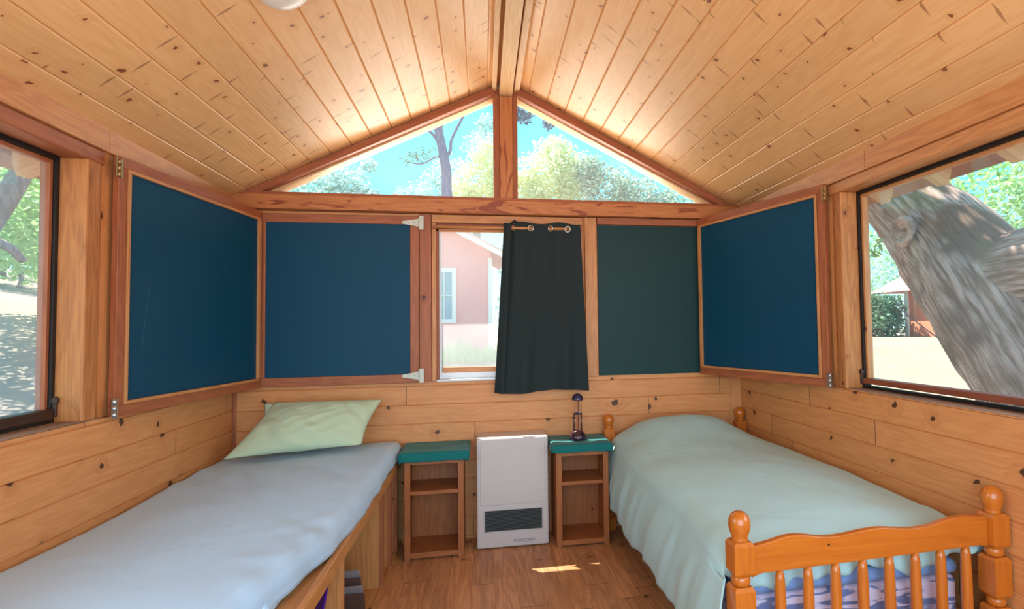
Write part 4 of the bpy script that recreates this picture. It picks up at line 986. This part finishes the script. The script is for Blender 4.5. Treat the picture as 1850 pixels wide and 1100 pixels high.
for s in (-1, 1):
    e_ = .34
    m = MB(); A = [(0, 4.62), (2.23 + e_, 4.62 - .525 * (2.23 + e_)), (2.23 + e_, 4.62 - .525 * (2.23 + e_) + .06), (0, 4.68)]
    m.prism([(hx(-2.2 + s * p[0]), hy(9.55), hz(p[1])) for p in A], (0, 4, 0)); m.build('roof_slope', m_roofp, Hs)
    m = MB(); A = [(0, 4.50), (2.23 + e_, 4.50 - .525 * (2.23 + e_)), (2.23 + e_, 4.62 - .525 * (2.23 + e_)), (0, 4.62)]
    m.prism([(hx(-2.2 + s * p[0]), hy(9.55), hz(p[1])) for p in A], (0, .06, 0)); m.build('barge_board', m_wt, Hs)
wf = MB()
X0, X1, Z0, Z1 = -1.75, -.92, 1.70, 2.86
for q in ((X0 - .1, X0, Z0 - .1, Z1 + .1), (X1, X1 + .1, Z0 - .1, Z1 + .1), (X0, X1, Z1, Z1 + .1), (X0, X1, Z0 - .1, Z0), (-1.345, -1.315, Z0, Z1), (-1.12, -1.10, Z0, Z1), (X0, X1, 2.27, 2.29)): wf.box(hx(q[0]), hx(q[1]), hy(9.94), hy(9.99), hz(q[2]), hz(q[3]))
wfo = wf.build('window', m_wt, Hs); g = MB(); g.box(hx(X0), hx(X1), hy(9.975), hy(9.995), hz(Z0), hz(Z1)); g.build('window_glass', m_skyg, wfo)
# distant blue-green tree right of the cabin
tube_tree('leafy_tree', (1.2, 15, gz(1, 15)), [([(1.2, 15, .8), (1.2, 15, 2.5)], .15, .1)], [((1.0, 15, 2.2), .9), ((.9, 15, 3.8), .9), ((1.8, 15, 3.4), 1.0)], 'bluish tree right of the pale red cabin behind the back window', lf_blue, 2200, .10, 38)
# tall grass in front of the cabin
m = MB(); rg = random.Random(8)
for _ in range(1500):
    x = rg.uniform(-2.4, .9); y = rg.uniform(8.9, 9.7); z = gz(x, y) - .02; hgt = rg.uniform(.25, .75) * (.7 + .5 * noise.noise(Vector((x * 2, 0, 0)))); lx = rg.gauss(0, .08)
    m.face([(x - .008, y, z), (x + .008, y, z), (x + lx, y + rg.gauss(0, .05), z + hgt)])
g = m.build('tall_grass', lf_grass); tag(g, 'tall pale green grass growing along the foot of the pale red cabin', 'grass', kind='stuff')

# orange-red house outside the right window
m_org = plain('orange_wall', lin(222, 130, 96), rough=.8, var=.05, nscale=.8); m_pr = plain('rose_roof', lin(196, 124, 118), rough=.8, var=.06)
Hr = empty('house', (22.5, 16, .75), 'orange red house with a rose roof beyond the oak outside the right window', 'house')
rx = lambda x: x - 22.5; ry = lambda y: y - 16; rz_ = lambda z: z - .75
m = MB(); m.box(rx(20.2), rx(25), ry(12.4), ry(19.75), rz_(.6), rz_(3.0)); m.build('wall', m_org, Hr)
m = MB(); m.box(rx(20.12), rx(20.2), ry(19.6), ry(19.82), rz_(.6), rz_(2.98)); m.box(rx(20.1), rx(20.2), ry(12.4), ry(19.6), rz_(.62), rz_(.72)); m.build('corner_board', m_wt, Hr)
m = MB(); e0 = [(19.6, 21.6, 2.98), (19.6, 11.8, 2.98), (25.6, 11.8, 2.98), (25.6, 21.6, 2.98)]; r0 = [(22.2, 19.0, 5.0), (22.2, 14, 5.0)]
E_ = [Vector((rx(a), ry(b_), rz_(c_))) for a, b_, c_ in e0]; R_ = [Vector((rx(a), ry(b_), rz_(c_))) for a, b_, c_ in r0]
m.face([E_[0], E_[1], R_[1], R_[0]]); m.face([E_[1], E_[2], R_[1]]); m.face([E_[2], E_[3], R_[0], R_[1]]); m.face([E_[3], E_[0], R_[0]]); m.face([E_[0], E_[3], E_[2], E_[1]])
m.build('roof', m_pr, Hr, weld=True)
wf = MB()
for q in ((17.02, 17.16, 1.0, 2.2), (16.0, 16.14, 1.0, 2.2), (16.14, 17.02, 2.08, 2.2), (16.14, 17.02, 1.0, 1.12), (16.56, 16.6, 1.1, 2.1)): wf.box(rx(20.1), rx(20.19), ry(q[0]), ry(q[1]), rz_(q[2] - .1), rz_(q[3] - .1))
wfo = wf.build('window', m_wt, Hr); g = MB(); g.box(rx(20.16), rx(20.195), ry(16.1), ry(17.1), rz_(.95), rz_(2.05)); g.build('window_glass', m_skyg, wfo)

# unseen board added outside the back window to cut the sun to a strip
m = MB(); m.prism([(-.95, .13, 2.335), (1.0, .13, 2.335), (1.0, .13, 2.36), (-.95, .13, 2.36)], (0, .362, 0))
tag(m.build('added_sun_board', m_pale, bev=.003), kind='structure')
